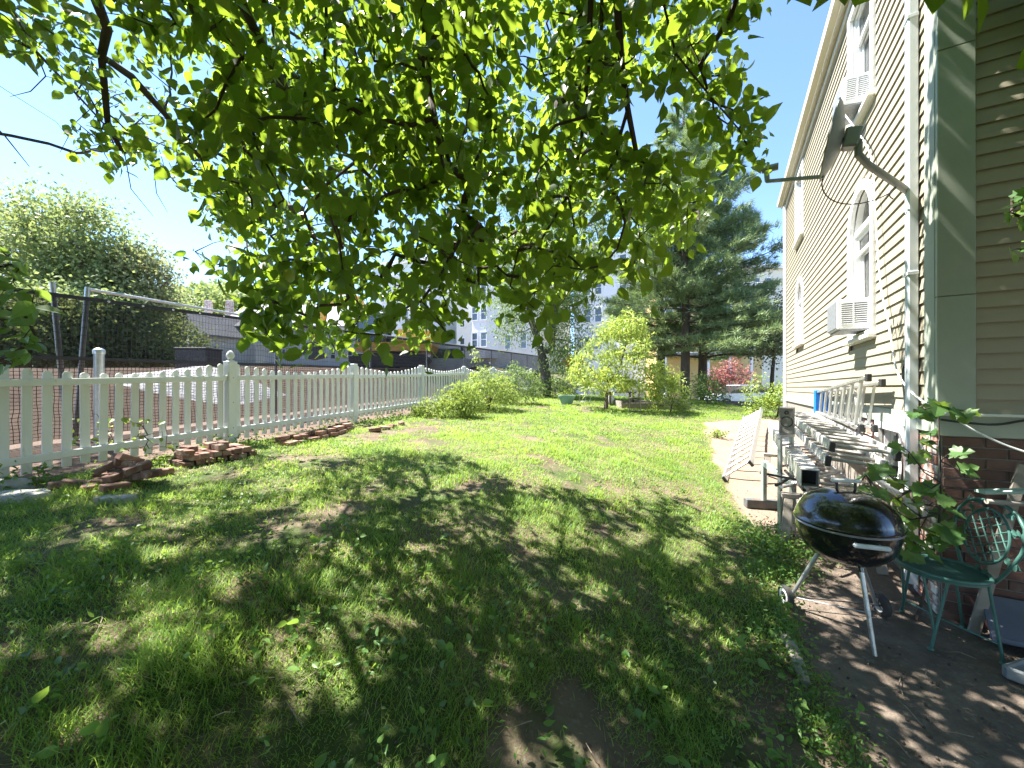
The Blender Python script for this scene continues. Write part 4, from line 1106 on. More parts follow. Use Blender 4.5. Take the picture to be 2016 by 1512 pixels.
for a0, b0 in ((-.14, .405), (.14, .405), (-.20, .13), (.20, .13), (.205, .29), (-.205, .29), (.0, .03)):
    n = 6; P = np.array([Bk(a0 + random.uniform(-.035, .035), b0 + random.uniform(-.035, .035)) for _ in range(n)])
    D = np.array([ca * math.cos(t) + Z * math.sin(t) for t in [random.uniform(0, 6.28) for _ in range(n)]]); N = np.array([tuple(cf)] * n)
    cloud('iron_leaves', 'leaf', P, D, N, .046, .030, m_green, bk)
feet = [(Vector((2.90, 2.86, 0)), .14, .08), (Vector((2.69, 2.47, 0)), -.15, .06), (Vector((3.03, 2.37, 0)), -.13, -.15), (Vector((3.19, 2.72, 0)), .13, -.15)]
for p_, a, f in feet:
    p_.z = gz(p_.x, p_.y) + .012; t0 = Cq(a, f, SH - .015); m_0 = t0.lerp(p_, .55)
    l_ = MB().tube([t0, m_0, p_], .0085, 8).build('leg', m_green, chair, True)
    MB().ball(p_, (.018, .018, .010), 10, 6).build('foot', m_green, l_, True)
    if f > 0: MB().tube([Cq(a * .55, f + .09, SH - .02), m_0.lerp(p_, .5)], .0075, 8).build('stay', m_green, l_, True)
MB().tube([feet[0][0].lerp(Cq(.14, .08, SH), .22), cc + Z * .11, feet[2][0].lerp(Cq(-.13, -.15, SH), .22)], .006, 8).build('stretcher', m_green, chair, True)

# ------------------------------------------------------------------ things by the gable wall
m_slate = mat('slate_blue_sheet', (.095, .105, .150), (.14, .15, .20), 3, .45, .1, bump=.25, bsc=18, wear=((.30, .31, .34), 5, .62, .8))
bp = thing('slate_sheet', 'dark slate blue sheet lying against the brick base behind the green chair', 'panel', G(.7, .15, gz(*G(.7, .15, 0)[:2])))
a0, a1 = G(.17, .06, .20), G(1.75, .06, .20); b0_, b1_ = G(.12, .32, .028), G(1.75, .32, .028)
nn = (a1 - a0).cross(b0_ - a0).normalized() * -.018
sl = MB().add([a0, a1, b1_, b0_, a0 + nn, a1 + nn, b1_ + nn, b0_ + nn], [(0, 1, 2, 3), (4, 5, 6, 7), (0, 1, 5, 4), (1, 2, 6, 5), (2, 3, 7, 6), (3, 0, 4, 7)])
sl.build('sheet', m_slate, bp); MB().beam(b0_ + Z * .004, b1_ + Z * .004, .035, .035, ch=.004).build('edge_strip', m_slate, bp)
tr0 = ghit(1978, 1336); m_tray = mat('grey_plastic', (.16, .18, .19), (.22, .24, .25), 9, .35)
ty = thing('grey_tray', 'shallow grey plastic tray on the ground at the patio edge', 'tray', tr0)
tu = Vector((.60, -.80, 0)).normalized(); tv_ = Vector((.96, .28, 0)).normalized()
c0 = tr0 + Z * .03
MB().add([c0, c0 + tu * .45, c0 + tu * .45 + tv_ * .6, c0 + tv_ * .6], [(0, 1, 2, 3)]).build('base', m_tray, ty)
for a, b in ((c0, c0 + tu * .45), (c0, c0 + tv_ * .6), (c0 + tu * .45, c0 + tu * .45 + tv_ * .6), (c0 + tv_ * .6, c0 + tu * .45 + tv_ * .6)): MB().beam(a + Z * .012, b + Z * .012, .03, .07, ch=.01).build('rim', m_tray, ty)
m_oldwood = mat('grey_wood', (.30, .27, .23), (.20, .175, .145), 8, .85, bump=.6, bsc=30, stretch=(.2, 1, 1))
m_greenwood = mat('green_painted_wood', (.30, .40, .33), (.24, .33, .27), 8, .7, bump=.4, bsc=30, wear=((.45, .42, .36), 8, .55, .7))
pa = gablehit(1928, 968, .42); pb = gablehit(2120, 966, .30)
MB().beam(pa, pb, .075, .02, ch=.003).build('green_board', m_greenwood, label='pale green painted board lying level above the green chair', cat='board')
da = gablehit(1942, 987, .46); db_ = gablehit(2130, 1000, .30)
MB().tube([da, da.lerp(db_, .5), db_], .016, 12).build('wooden_pole', m_oldwood, smooth=True, label='round grey wooden pole sticking out behind the green chair', cat='pole')
la = gablehit(2016, 915, .08); lb_ = G(.10, .17, gz(*G(.10, .17, 0)[:2]) + .01)
MB().beam(la, lb_, .06, .022, HW, .003).build('leaning_board', m_oldwood, label='weathered board leaning on the brick base beside the chair', cat='board')
rest = thing('trestle_bench', 'low wooden rack against the brick base holding boards', 'rack', G(.95, .38, gz(*G(.95, .38, 0)[:2])))
for s_ in (.62, 1.35):
    for o_ in (.24, .50): MB().beam(G(s_, o_, gz(*G(s_, o_, 0)[:2])), G(s_, o_, pa.z - .02 if o_ < .3 else da.z - .02), .05, .05).build('leg', m_oldwood, rest)
    MB().beam(G(s_, .20, da.z - .045), G(s_, .55, da.z - .045), .05, .05).build('cross_bar', m_oldwood, rest)
lg0, lg1 = ghit(1545, 1262), ghit(1588, 1352)
lgd = lg1 - lg0
MB().tube([lg0 + Z * .02, lg0 + lgd * .3 + Z * .03 + Vector((.01, 0, 0)), lg0 + lgd * .7 + Z * .028, lg1 + Z * .012], [.030, .036, .033, .022], 12).build('edging_log', m_oldwood, smooth=True, label='weathered log half buried along the patio edge', cat='log')

# ------------------------------------------------------------------ ladders and scaffold parts beside the house
def ladder(name, label, cat, a0, a1, b0, b1, n, m_, rw=.028, rh=.075, rr=.015, group=None, cap=True):
    """rails a0->a1 and b0->b1, n rungs between them"""
    a0, a1, b0, b1 = (Vector(q_) for q_ in (a0, a1, b0, b1))
    lo = min((a0, a1, b0, b1), key=lambda q_: q_.z)
    t = thing(name, label, cat, lo, 0, group)
    up = (a1 - a0).cross(b0 - a0).normalized()
    for p, q_ in ((a0, a1), (b0, b1)):
        r_ = MB().beam(p, q_, rw, rh, up, .003).build('rail', m_, t)
        if cap:
            d_ = (q_ - p).normalized(); MB().beam(p - d_ * .012, p + d_ * .03, rw + .01, rh + .008, up, .004).build('end_cap', m_black_plastic, r_)
    for i in range(n):
        f = (i + .5) / n; MB().tube([a0.lerp(a1, f), b0.lerp(b1, f)], rr, 8).build('rung', m_, t, True)
    return t
ladder('extension_ladder', 'long weathered aluminium ladder lying flat on top of the pile beside the wall', 'ladder', W(.05, .62, 1.17), W(3.5, .62, 1.30), W(.05, .22, 1.13), W(3.5, .22, 1.26), 13, m_alu_old)
ladder('extension_ladder', 'dull aluminium ladder second in the pile under the top ladder', 'ladder', W(-.02, .66, 1.06), W(3.7, .60, 1.18), W(-.02, .26, 1.02), W(3.7, .20, 1.14), 13, m_alu_old)
ladder('extension_ladder', 'old ladder lowest in the pile resting across the trestles', 'ladder', W(.30, .72, .66), W(3.6, .72, .74), W(.30, .30, .66), W(3.6, .30, .74), 12, m_alu_old)
pk = thing('scaffold_plank', 'box section aluminium scaffold plank with an open dark end', 'plank', W(1.5, .75, .80))
p0, p1 = W(-.03, .78, .905), W(2.95, .78, 1.07); d_ = (p1 - p0).normalized(); A = axes(d_)
for o_, s_ in (((0, -.058, 0), (0, .006, .15)), ((0, .058, 0), (0, .006, .15)), ((0, 0, -.072), (0, .122, .006)), ((0, 0, .072), (0, .13, .006))):
    MB().box((p0 + p1) / 2 + A @ Vector(o_), ((p1 - p0).length, s_[1], s_[2]), A).build('side', m_alu_old, pk)
MB().box(p0 + d_ * .10, (.004, .11, .13), A).build('end_shade_sheet', m_dark, pk)  # dark sheet stands in for the shade inside the hollow end
ladder('aluminium_ladder', 'bright aluminium ladder tipped on edge leaning out from the pile over the dirt path', 'ladder', (3.18, 5.75, .29), (6.35, 10.5, .86), (3.54, 5.70, .54), (6.75, 10.4, 1.10), 13, m_alu, .03, .09, .020)
fl = ladder('steel_scaffold', 'narrow upright steel frame standing at the end of the ladder pile', 'scaffold', W(.86, .90, gz(*W(.86, .9, 0)[:2])), W(.86, .90, 1.17), W(1.02, .78, gz(*W(1.02, .78, 0)[:2])), W(1.02, .78, 1.17), 5, m_galv, .035, .035, .012)
MB().beam(W(.84, .915, 1.155), W(1.04, .765, 1.155), .035, .035).build('top_bar', m_galv, fl)
sp = thing('speaker_box', 'weathered grey box with a round recess standing on the steel frame', 'box', W(.95, .83, 1.178))
sA = Matrix(((Vector((.80, -.60, 0))), Vector((.60, .80, 0)), Z)).transposed(); so = W(.95, .83, 1.178 + .14)
m_box = mat('grey_box', (.27, .25, .23), (.20, .185, .17), 14, .8, bump=.4, wear=((.40, .37, .33), 10, .58, .72))
MB().box(so, (.135, .15, .28), sA, .006).build('body', m_box, sp)
Rf = Matrix((sA.col[0], Z, -sA.col[1])).transposed()
MB().lathe([(.052, 0), (.056, .004), (.048, .006), (.044, -.004), (1e-5, -.010)], so - sA.col[1] * .076 - Z * .01, 24, Rf).build('cone', m_dark, sp, True)
MB().lathe([(.020, 0), (.022, .003), (.016, .004), (1e-5, -.004)], so - sA.col[1] * .076 + Z * .085, 16, Rf).build('tweeter', m_dark, sp, True)
MB().ring([(-.062, -.135), (.062, -.135), (.062, .135), (-.062, .135)], [(-.052, -.122), (.052, -.122), (.052, .122), (-.052, .122)], so - sA.col[1] * .0755, sA.col[0], Z, -sA.col[1], .004).build('front_frame', m_box, sp)
for v_, lb in ((.75, 'grey wooden sawhorse under the near end of the ladder pile'), (3.0, 'grey wooden sawhorse under the far end of the ladder pile')):
    g_ = gz(*W(v_, .5, 0)[:2]); top = .60 + (.07 if v_ > 2 else .0)
    t = thing('sawhorse', lb, 'sawhorse', W(v_, .5, g_), 0, 'sawhorses carrying the ladder pile')
    MB().beam(W(v_, .16, top - .03), W(v_, .90, top - .03), .09, .045, ch=.004).build('beam', m_oldwood, t)
    for u_ in (.22, .84):
        for sg in (-1, 1):
            ft = W(v_ + sg * .22, u_ + (.06 if u_ > .5 else -.04), 0); ft.z = gz(ft.x, ft.y)
            MB().beam(ft, W(v_ + sg * .03, u_, top - .05), .075, .022, HW, .003).build('leg', m_oldwood, t)
sl_ = thing('step_ladder', 'aluminium step ladder with blue top cap laid on its side against the wall', 'ladder', W(2.1, .14, 1.20))
m_blue = mat('blue_plastic', (.02, .20, .70), (.02, .17, .62), 6, .4)
for u_, zt in ((.20, 0.0), (.10, .05)):
    a0, a1, b0, b1 = W(.88, u_, 1.76 - zt), W(3.25, u_ - .02, 1.60), W(.94, u_ + .04, 1.27), W(3.25, u_, 1.30)
    for p, q_ in ((a0, a1), (b0, b1)): MB().beam(p, q_, .026, .055, HN, .003).build('rail', m_alu, sl_)
    for i in range(7):
        f = (i + .6) / 7.2; MB().beam(a0.lerp(a1, f), b0.lerp(b1, f), .065 if u_ > .15 else .02, .02, HN).build('step', m_alu, sl_)
    for p in (a0, b0): MB().box(p - HW * .02, (.07, .04, .075), Matrix((HW, HN, Z)).transposed(), .006).build('rubber_foot', m_black_plastic, sl_)
MB().box(W(3.29, .15, 1.45), (.09, .17, .37), Matrix((HW, HN, Z)).transposed(), .015).build('top_cap', m_blue, sl_)
MB().beam(W(1.2, .20, 1.30), W(1.7, .11, 1.63), .02, .004).build('spreader', m_alu, sl_)
q0, q1 = ghit(1467, 998), ghit(1592, 1006)
MB().beam(q0 + Z * .055, q1 + Z * .055, .10, .105, ch=.005).build('steel_beam', mat('blue_grey_steel', (.17, .21, .23), (.10, .09, .085), 5, .6, .3, bump=.4, wear=((.22, .13, .09), 6, .55, .68)), label='short rusty grey steel beam lying on the dirt path', cat='beam')
g1 = ghit(1561, 1046); tt = EYE + g1.y * (CY - 950) / F
tb_ = thing('steel_trestle', 'grey green steel trestle post with a rail running back under the ladders', 'trestle', g1)
m_gg = mat('grey_green_steel', (.34, .40, .38), (.28, .33, .31), 7, .5, .3, wear=((.25, .18, .14), 8, .62, .75))
MB().beam(g1, Vector((g1.x, g1.y, tt)), .05, .05, (1, 0, 0), .004).build('post', m_gg, tb_)
e_ = W(1.75, .98, 0); e_.z = gz(e_.x, e_.y)
MB().beam(Vector((g1.x, g1.y, tt - .03)), Vector((e_.x, e_.y, .72)), .05, .07, ch=.004).build('rail', m_gg, tb_); MB().beam(e_, Vector((e_.x, e_.y, .70)), .05, .05, (1, 0, 0), .004).build('post', m_gg, tb_)
for i, (a, b) in enumerate(((W(.2, .95, .76), W(1.1, .35, .80)), (W(.35, .98, .74), W(1.5, .5, .79)), (W(.1, .80, .775), W(.9, .85, .79)))):
    MB().tube([a, b], .014, 8).build('metal_pole', m_steel_dark if i else m_galv, smooth=True, label='thin metal pole lying among the stacked ladders', cat='pole', group='thin poles in the ladder pile')
bk_ = thing('paint_tray', 'light grey tool tray resting on the ladder pile', 'tray', W(.42, .75, .78))
MB().box(W(.42, .75, .79), (.20, .14, .02), axes((.8, .5, .1)), .004).build('pan', m_alu, bk_); MB().beam(W(.42, .82, .80), W(.40, 1.05, .83), .02, .02).build('handle', m_black_plastic, bk_)

# ------------------------------------------------------------------ loose bricks and stones along the fence
m_oldbrick = mat('old_brick', (.155, .072, .054), (.25, .145, .105), 13, .9, bump=1.0, bsc=45, rnd=.45, wear=((.34, .30, .25), 8, .52, .70))
bm_src = []
for k in range(4):
    b = MB().box((0, 0, 0), (.20, .095, .062), None, .006)
    for i, p_ in enumerate(b.v): b.v[i] = p_ + Vector((random.uniform(-1, 1), random.uniform(-1, 1), random.uniform(-1, 1))) * .0035
    o = b.build('loose_brick_source', m_oldbrick); me_ = o.data
    for vt in me_.vertices: vt.co.z -= .031
    bpy.data.objects.remove(o); me_.name = 'loose_brick'; bm_src.append(me_)
def brick(p_, yaw, pitch, roll, label, group):
    M_ = Matrix.Translation(p_) @ Matrix.Rotation(yaw, 4, 'Z') @ Matrix.Rotation(pitch, 4, 'Y') @ Matrix.Rotation(roll, 4, 'X')
    return tag(inst('loose_brick', random.choice(bm_src), None, M_), label, 'brick', group)
hc = ghit(238, 952)
L1 = ('weathered brick tumbled in the heap at the foot of the picket fence', 'tumbled bricks in the heap')
for k in range(13):
    a = random.uniform(0, 6.28); r = math.sqrt(random.random()) * .36; x, y = hc.x + r * 1.25 * math.cos(a), hc.y + r * .8 * math.sin(a)
    brick((x, y, gz(x, y) + .03 + random.uniform(0, .012)), random.uniform(0, 6.28), random.gauss(0, .10), random.gauss(0, .10), *L1)
for k in range(8):
    a = random.uniform(0, 6.28); r = math.sqrt(random.random()) * .22; x, y = hc.x + .05 + r * 1.3 * math.cos(a), hc.y + .03 + r * .8 * math.sin(a)
    brick((x, y, gz(x, y) + .095), random.uniform(0, 6.28), random.gauss(0, .25), random.gauss(0, .2), *L1)
for dx, dy, dz, yw, pt in ((-.12, 0, .165, .5, -.5), (.08, .02, .165, 2.1, .35), (.20, -.03, .16, 1.0, -.3), (.02, .06, .17, .2, .15), (.14, .05, .165, 2.8, -.2), (.06, .03, .235, 1.2, .45), (-.05, .04, .23, 2.5, -.25)):
    brick((hc.x + dx, hc.y + dy, gz(hc.x, hc.y) + dz), yw, pt, .1, *L1)
s0, s1 = ghit(362, 922), ghit(520, 896); sd_ = (s1 - s0); nL = sd_.length; sd_.normalize(); yw = math.atan2(sd_.y, sd_.x)
L2 = ('old brick in the low dry stack beside the finial post', 'stacked bricks beside the finial post')
for lay in range(3):
    k = 0; x = .05 + .05 * (lay % 2)
    while x < nL - .05 - .12 * lay:
        for row in (0, 1):
            if lay == 2 and random.random() < .35: continue
            q_ = s0 + sd_ * x + Vector((-sd_.y, sd_.x, 0)) * (.10 + .215 * row)
            brick((q_.x, q_.y, gz(q_.x, q_.y) + .031 + .066 * lay), yw + math.pi / 2 + random.gauss(0, .06), random.gauss(0, .02), random.gauss(0, .02), *L2)
        x += .112
L3 = ('pale sunlit brick laid flat in the rough row along the lawn edge', 'flat bricks along the lawn edge')
s0, s1 = ghit(566, 880), ghit(700, 846); sd_ = s1 - s0; nL = sd_.length; sd_.normalize(); yw = math.atan2(sd_.y, sd_.x)
for lay in range(2):
    x = .1
    while x < nL - .1:
        for row in range(3 - lay):
            if random.random() < .15: continue
            q_ = s0 + sd_ * x + Vector((-sd_.y, sd_.x, 0)) * (.02 + .11 * row + .05 * lay)
            brick((q_.x, q_.y, gz(q_.x, q_.y) + .032 + .064 * lay), yw + random.gauss(0, .14), random.gauss(0, .04), random.gauss(0, .04), *L3)
        x += .225
for px_, py_ in ((757, 846), (772, 842), (738, 850), (790, 836)):
    q_ = ghit(px_, py_); brick((q_.x, q_.y, q_.z + .03), random.uniform(0, 6), .1, .2, 'broken brick half sunk in grass beside the third fence post', 'broken bricks beside the third post')
m_stone = mat('pale_stone', (.40, .39, .36), (.28, .27, .25), 6, .9, bump=.9, bsc=18, bdist=.02, wear=((.26, .25, .20), 5, .60, .75))
def stone(px_, py_, rx, ry, h, label):
    q_ = ghit(px_, py_); n = 11; b = MB()
    po = [(rx * math.cos(2 * math.pi * i / n) * random.uniform(.8, 1.12), ry * math.sin(2 * math.pi * i / n) * random.uniform(.8, 1.12)) for i in range(n)]
    bot = [q_ + Vector((x, y, -.02)) for x, y in po]; top = [q_ + Vector((x * .86, y * .86, h * random.uniform(.8, 1.1))) for x, y in po]; c = q_ + Z * h * 1.12
    b.add(bot + top + [c], [[i, (i + 1) % n, n + (i + 1) % n, n + i] for i in range(n)] + [[n + i, n + (i + 1) % n, 2 * n] for i in range(n)])
    b.build('flat_stone', m_stone, label=label, cat='stone')
stone(45, 984, .24, .13, .07, 'broad pale flat stone lying by the brick heap'); stone(20, 962, .20, .12, .09, 'grey stone slab behind the pale flat stone'); stone(225, 985, .20, .08, .035, 'thin pale slab in front of the brick heap')

# ------------------------------------------------------------------ garden corner at the far end of the lawn
m_teal = mat('teal_pot', (.24, .42, .42), (.20, .36, .37), 5, .45)
pt = ghit(1116, 797); pot = thing('planter_pot', 'teal round planter pot at the far end of the lawn', 'planter', pt)
MB().lathe([(.16, 0), (.20, .06), (.28, .26), (.31, .30), (.31, .34), (.27, .34), (.26, .30)], pt, 24).build('pot', m_teal, pot, True)
MB().lathe([(.26, .30), (1e-5, .31)], pt, 20).build('soil', m_oldwood, pot)
def at(px_, py_): return ghit(px_, py_)
tk = at(1200, 797); tank = thing('gas_tank', 'small white gas cylinder standing among the garden clutter', 'gas cylinder', tk)
m_tank = mat('white_enamel', (.72, .73, .74), (.66, .67, .68), 5, .35)
MB().lathe([(.10, 0), (.10, .04), (.15, .05), (.155, .10), (.155, .32), (.12, .38), (.05, .40), (1e-5, .405)], tk, 20).build('body', m_tank, tank, True)
MB().ring([(.10 * math.cos(t * .5236), .10 * math.sin(t * .5236)) for t in range(12)], [(.09 * math.cos(t * .5236), .09 * math.sin(t * .5236)) for t in range(12)], tk + Z * .39, (1, 0, 0), (0, 1, 0), Z, .10).build('collar', m_tank, tank)
MB().tube([tk + Z * .39, tk + Z * .46], .025, 8).build('valve', m_galv, tank)
tbp = at(1226, 800) + Vector((0, .35, 0)); gt_ = thing('garden_table', 'dark low garden table behind the lime green tree trunk', 'table', tbp)
m_darkwood = mat('dark_brown_wood', (.07, .045, .035), (.11, .075, .06), 8, .7, stretch=(.2, 1, 1))
MB().box(tbp + Z * .50, (1.0, .55, .05), None, .008).build('top', m_darkwood, gt_)
for sx in (-.42, .42):
    for sy in (-.22, .22): MB().box(tbp + Vector((sx, sy, .24)), (.06, .06, .48), None, .005).build('leg', m_darkwood, gt_)
MB().box(tbp + Vector((.1, 0, .60)), (.42, .30, .15), None, .02).build('storage_box', mat('brown_grey_box', (.20, .15, .13), (.16, .12, .1), 6, .7), label='brown box standing on the dark garden table', cat='box')
cr = at(1250, 811); crt = thing('empty_crate', 'empty wooden box crate standing tilted at the edge of the lawn', 'crate', cr)
fx = Vector((.95, -.2, 0)).normalized(); fy = (Vector((.12, .35, .93))).normalized(); fzv = fx.cross(fy).normalized()
for a, b in (((-.16, .02), (-.16, .46)), ((.16, .02), (.16, .46)), ((-.18, .02), (.18, .02)), ((-.18, .46), (.18, .46))):
    MB().beam(cr + fx * a[0] + fy * a[1], cr + fx * b[0] + fy * b[1], .10, .022, fzv.cross(fx * (b[0] - a[0]) + fy * (b[1] - a[1])), .003).build('board', m_oldwood, crt)
rbp = at(1290, 806); rb = thing('raised_bed', 'grey timber raised bed under the lime green tree', 'garden bed', rbp + Vector((0, .5, 0)))
for dx, dy, lx, ly in ((0, 0, 2.3, .05), (0, 1.0, 2.3, .05), (-1.12, .5, .05, 1.0), (1.12, .5, .05, 1.0)):
    q_ = rbp + Vector((dx, dy, 0)); MB().box((q_.x, q_.y, gz(q_.x, q_.y) + .10), (lx, ly, .24), None, .006).build('board', m_oldwood, rb)
MB().box((rbp.x, rbp.y + .5, rbp.z + .13), (2.2, .95, .12), None).build('bed_soil', mat('garden_soil', (.06, .045, .035), (.09, .07, .05), 12, .95, bump=.8), rb)
for px_, lb in ((1262, 'white window box planter on a stake left of the mesh panel'), (1324, 'white window box planter on a stake right of the mesh panel')):
    q_ = at(px_, 800) + Vector((0, .7, 0)); zt = EYE + q_.y * (CY - 757) / F; t = thing('stake_planter', lb, 'planter', (q_.x, q_.y, gz(q_.x, q_.y)), 0, 'white planters on stakes')
    MB().box((q_.x, q_.y, zt), (.44, .2, .16), None, .012).build('box', m_vinyl, t)
    for sx in (-.16, .16): MB().box((q_.x + sx, q_.y, (zt - .08 + gz(q_.x, q_.y)) / 2), (.03, .03, zt - .08 - gz(q_.x, q_.y)), None).build('stake', m_steel_dark, t)
q_ = at(1293, 802) + Vector((0, .9, 0)); mp = thing('mesh_panel', 'grey mesh garden panel standing behind the raised bed', 'panel', q_)
m_net = screenmat('green_net', (.10, .13, .13), .45)
MB().add([q_ + Vector((-.55, 0, .02)), q_ + Vector((.55, 0, .02)), q_ + Vector((.55, 0, .62)), q_ + Vector((-.55, 0, .62))], [(0, 1, 2, 3)]).build('net', m_net, mp)
for a, b in (((-.55, .0), (-.55, .66)), ((.55, .0), (.55, .66)), ((-.55, .62), (.55, .62))): MB().tube([q_ + Vector((a[0], 0, a[1])), q_ + Vector((b[0], 0, b[1]))], .015, 8).build('frame_tube', m_galv, mp)
cg = at(1160, 800) + Vector((0, .8, 0)); cage = thing('wire_cage', 'round wire plant cage beside the gas cylinder', 'plant cage', cg)
for zz in (.15, .4, .65, .9): MB().tube([cg + Vector((.2 * math.cos(t), .2 * math.sin(t), zz)) for t in [i * math.pi / 10 for i in range(21)]], .006, 6, False).build('hoop', m_galv, cage)
for k in range(4): MB().tube([cg + Vector((.2 * math.cos(k * 1.57), .2 * math.sin(k * 1.57), 0)), cg + Vector((.2 * math.cos(k * 1.57), .2 * math.sin(k * 1.57), .95))], .006, 6).build('stake', m_galv, cage)
# ------------------------------------------------------------------ plants: skeletons, trees, shrubs
class Skel:
    def __init__(s, p): s.P = [Vector(p)]; s.par = [-1]; s.r = [0.0]
    def limb(s, pts, r0, r1, start=None, step=.3):
        """smooth limb through pts, hung on the nearest node unless start is given"""
        pts = [Vector(p) for p in pts]
        i = s.near(pts[0]) if start is None else start
        ctl = [s.P[i]] + pts; out_ = []
        for k in range(len(ctl) - 1):
            p0 = ctl[max(k - 1, 0)]; p1 = ctl[k]; p2 = ctl[k + 1]; p3 = ctl[min(k + 2, len(ctl) - 1)]
            n = max(1, int((p2 - p1).length / step))
            for j in range(1, n + 1):
                t = j / n
                out_.append(.5 * ((2 * p1) + (p2 - p0) * t + (2 * p0 - 5 * p1 + 4 * p2 - p3) * t * t + (3 * p1 - p0 - 3 * p2 + p3) * t ** 3))
        for k, p in enumerate(out_):
            f = (k + 1) / len(out_); s.P.append(p); s.par.append(i); s.r.append(r0 + (r1 - r0) * f); i = len(s.P) - 1
        return i
    def near(s, p):
        A = np.array([tuple(q) for q in s.P]); return int(np.argmin(((A - np.array(tuple(p))) ** 2).sum(1)))
    def attach(s, C, sag=.05, jit=.06):
        """join cluster centres to the nearest wood, closest first; returns the twig direction at each centre"""
        C = np.asarray(C); n0 = len(s.P); A = np.zeros((n0 + 3 * len(C), 3)); A[:n0] = [tuple(q) for q in s.P]; m_ = n0
        d0 = np.array([np.min(((A[:n0] - c) ** 2).sum(1)) for c in C]); dirs = np.zeros_like(C)
        for k in np.argsort(d0):
            c = C[k]; i = int(np.argmin(((A[:m_] - c) ** 2).sum(1))); a = A[i]; L = np.linalg.norm(c - a); prev = i
            nm = 1 if L < .35 else 2
            for j in range(1, nm + 1):
                f = j / (nm + 1); q = a + (c - a) * f + RNG.normal(size=3) * jit * L * .5; q[2] += sag * L
                A[m_] = q; s.P.append(Vector(q)); s.par.append(prev); s.r.append(0); prev = m_; m_ += 1
            A[m_] = c; s.P.append(Vector(c)); s.par.append(prev); s.r.append(0); m_ += 1
            dirs[k] = c - A[prev]
        return unit(dirs)
    def mesh(s, rmin, k, name, m_, parent, extra=1.0):
        n = len(s.P); cnt = [0] * n; kids = [[] for _ in range(n)]
        for i in range(1, n): kids[s.par[i]].append(i)
        for i in range(n - 1, -1, -1):
            cnt[i] += 1
            if s.par[i] >= 0: cnt[s.par[i]] += cnt[i]
        rad = [max(rmin, s.r[i], k * math.sqrt(cnt[i])) if s.r[i] == 0 else max(s.r[i], rmin) for i in range(n)]
        mb = MB(); stack = [(0, None)]
        while stack:
            i, frm = stack.pop(); pts, rs = [], []
            if frm is not None: pts.append(s.P[frm]); rs.append(min(rad[frm], rad[i] * 1.15))
            while True:
                pts.append(s.P[i]); rs.append(rad[i])
                if not kids[i]: break
                ks = sorted(kids[i], key=lambda q: -rad[q] * 1e4 - cnt[q])
                for q in ks[1:]: stack.append((q, i))
                i = ks[0]
            if len(pts) > 1:
                mx = max(rs); rs[-1] *= .6; mb.tube(pts, rs, 10 if mx > .06 else (6 if mx > .015 else 4), True)
        return mb.build(name, m_, parent, True, recalc=False)
LEAFM = {}
def leafobj(parent, kind, m_, p, d, nrm, L, Wd, v=.5):
    key = (kind, m_.name, int(v * 3.99))
    if key not in LEAFM:
        tv, tf = template(kind); me_ = bpy.data.meshes.new('leaf'); me_.from_pydata([tuple(q) for q in tv], [], tf)
        me_.attributes.new('v', 'FLOAT', 'POINT').data.foreach_set('value', np.full(len(tv), (key[2] + .5) / 4, np.float32)); me_.materials.append(m_); LEAFM[key] = me_
    d = Vector(d).normalized(); nrm = Vector(nrm); nrm = (nrm - d * nrm.dot(d)).normalized(); b = nrm.cross(d)
    M_ = Matrix.Translation(Vector(p)) @ Matrix((d * L, b * Wd, nrm * L)).transposed().to_4x4()
    return inst('leaf', LEAFM[key], parent, M_)

def plant(name, label, cat, base, C, limbs, trunk_r, nleaf, sig, kind, L, Wd, m_leaf, m_w, group=None, droop=.3, up=.9, k=.006, rmin=.006, names=('trunk', 'crown'), spread_v=.0):
    """a woody plant: limbs (list of point lists, first is the trunk), leaf clusters at C"""
    t = thing(name, label, cat, base, 0, group); sk = Skel(base)
    for i, (pts, r0, r1) in enumerate(limbs): sk.limb(pts, r0, r1, 0 if i == 0 else None)
    C = np.asarray(C, float); sk.attach(C, .04)
    sk.mesh(rmin, k, names[0], m_w, t)
    P = np.repeat(C, nleaf, 0) + RNG.normal(size=(len(C) * nleaf, 3)) * np.array([sig, sig, sig * .75]); n = len(P)
    P[:, 2] = np.maximum(P[:, 2], gh(P[:, 0], P[:, 1]) + .03)
    D = rdir(n, -droop); N = rdir(n, up)
    lv = np.clip(np.repeat(RNG.random(len(C)), nleaf) * .5 + RNG.random(n) * .5, 0, .92)
    cr = cloud(names[1], kind, P, D, N, L * RNG.uniform(.7, 1.3, n), Wd * RNG.uniform(.7, 1.3, n), m_leaf, t, lv)
    return t, sk
def ellip(n, c, r, lump=.5, seed=1, pw=.45):
    out_ = []
    while len(out_) < n:
        d = unit(RNG.normal(size=(1, 3)))[0]; rr = RNG.random() ** pw
        w = 1 - lump * vnoise(d[0] * 2 + d[2] + seed, d[1] * 2 + 3 * d[2], 1.2, seed)
        out_.append(np.array(c) + d * np.array(r) * rr * w)
    return np.array(out_)

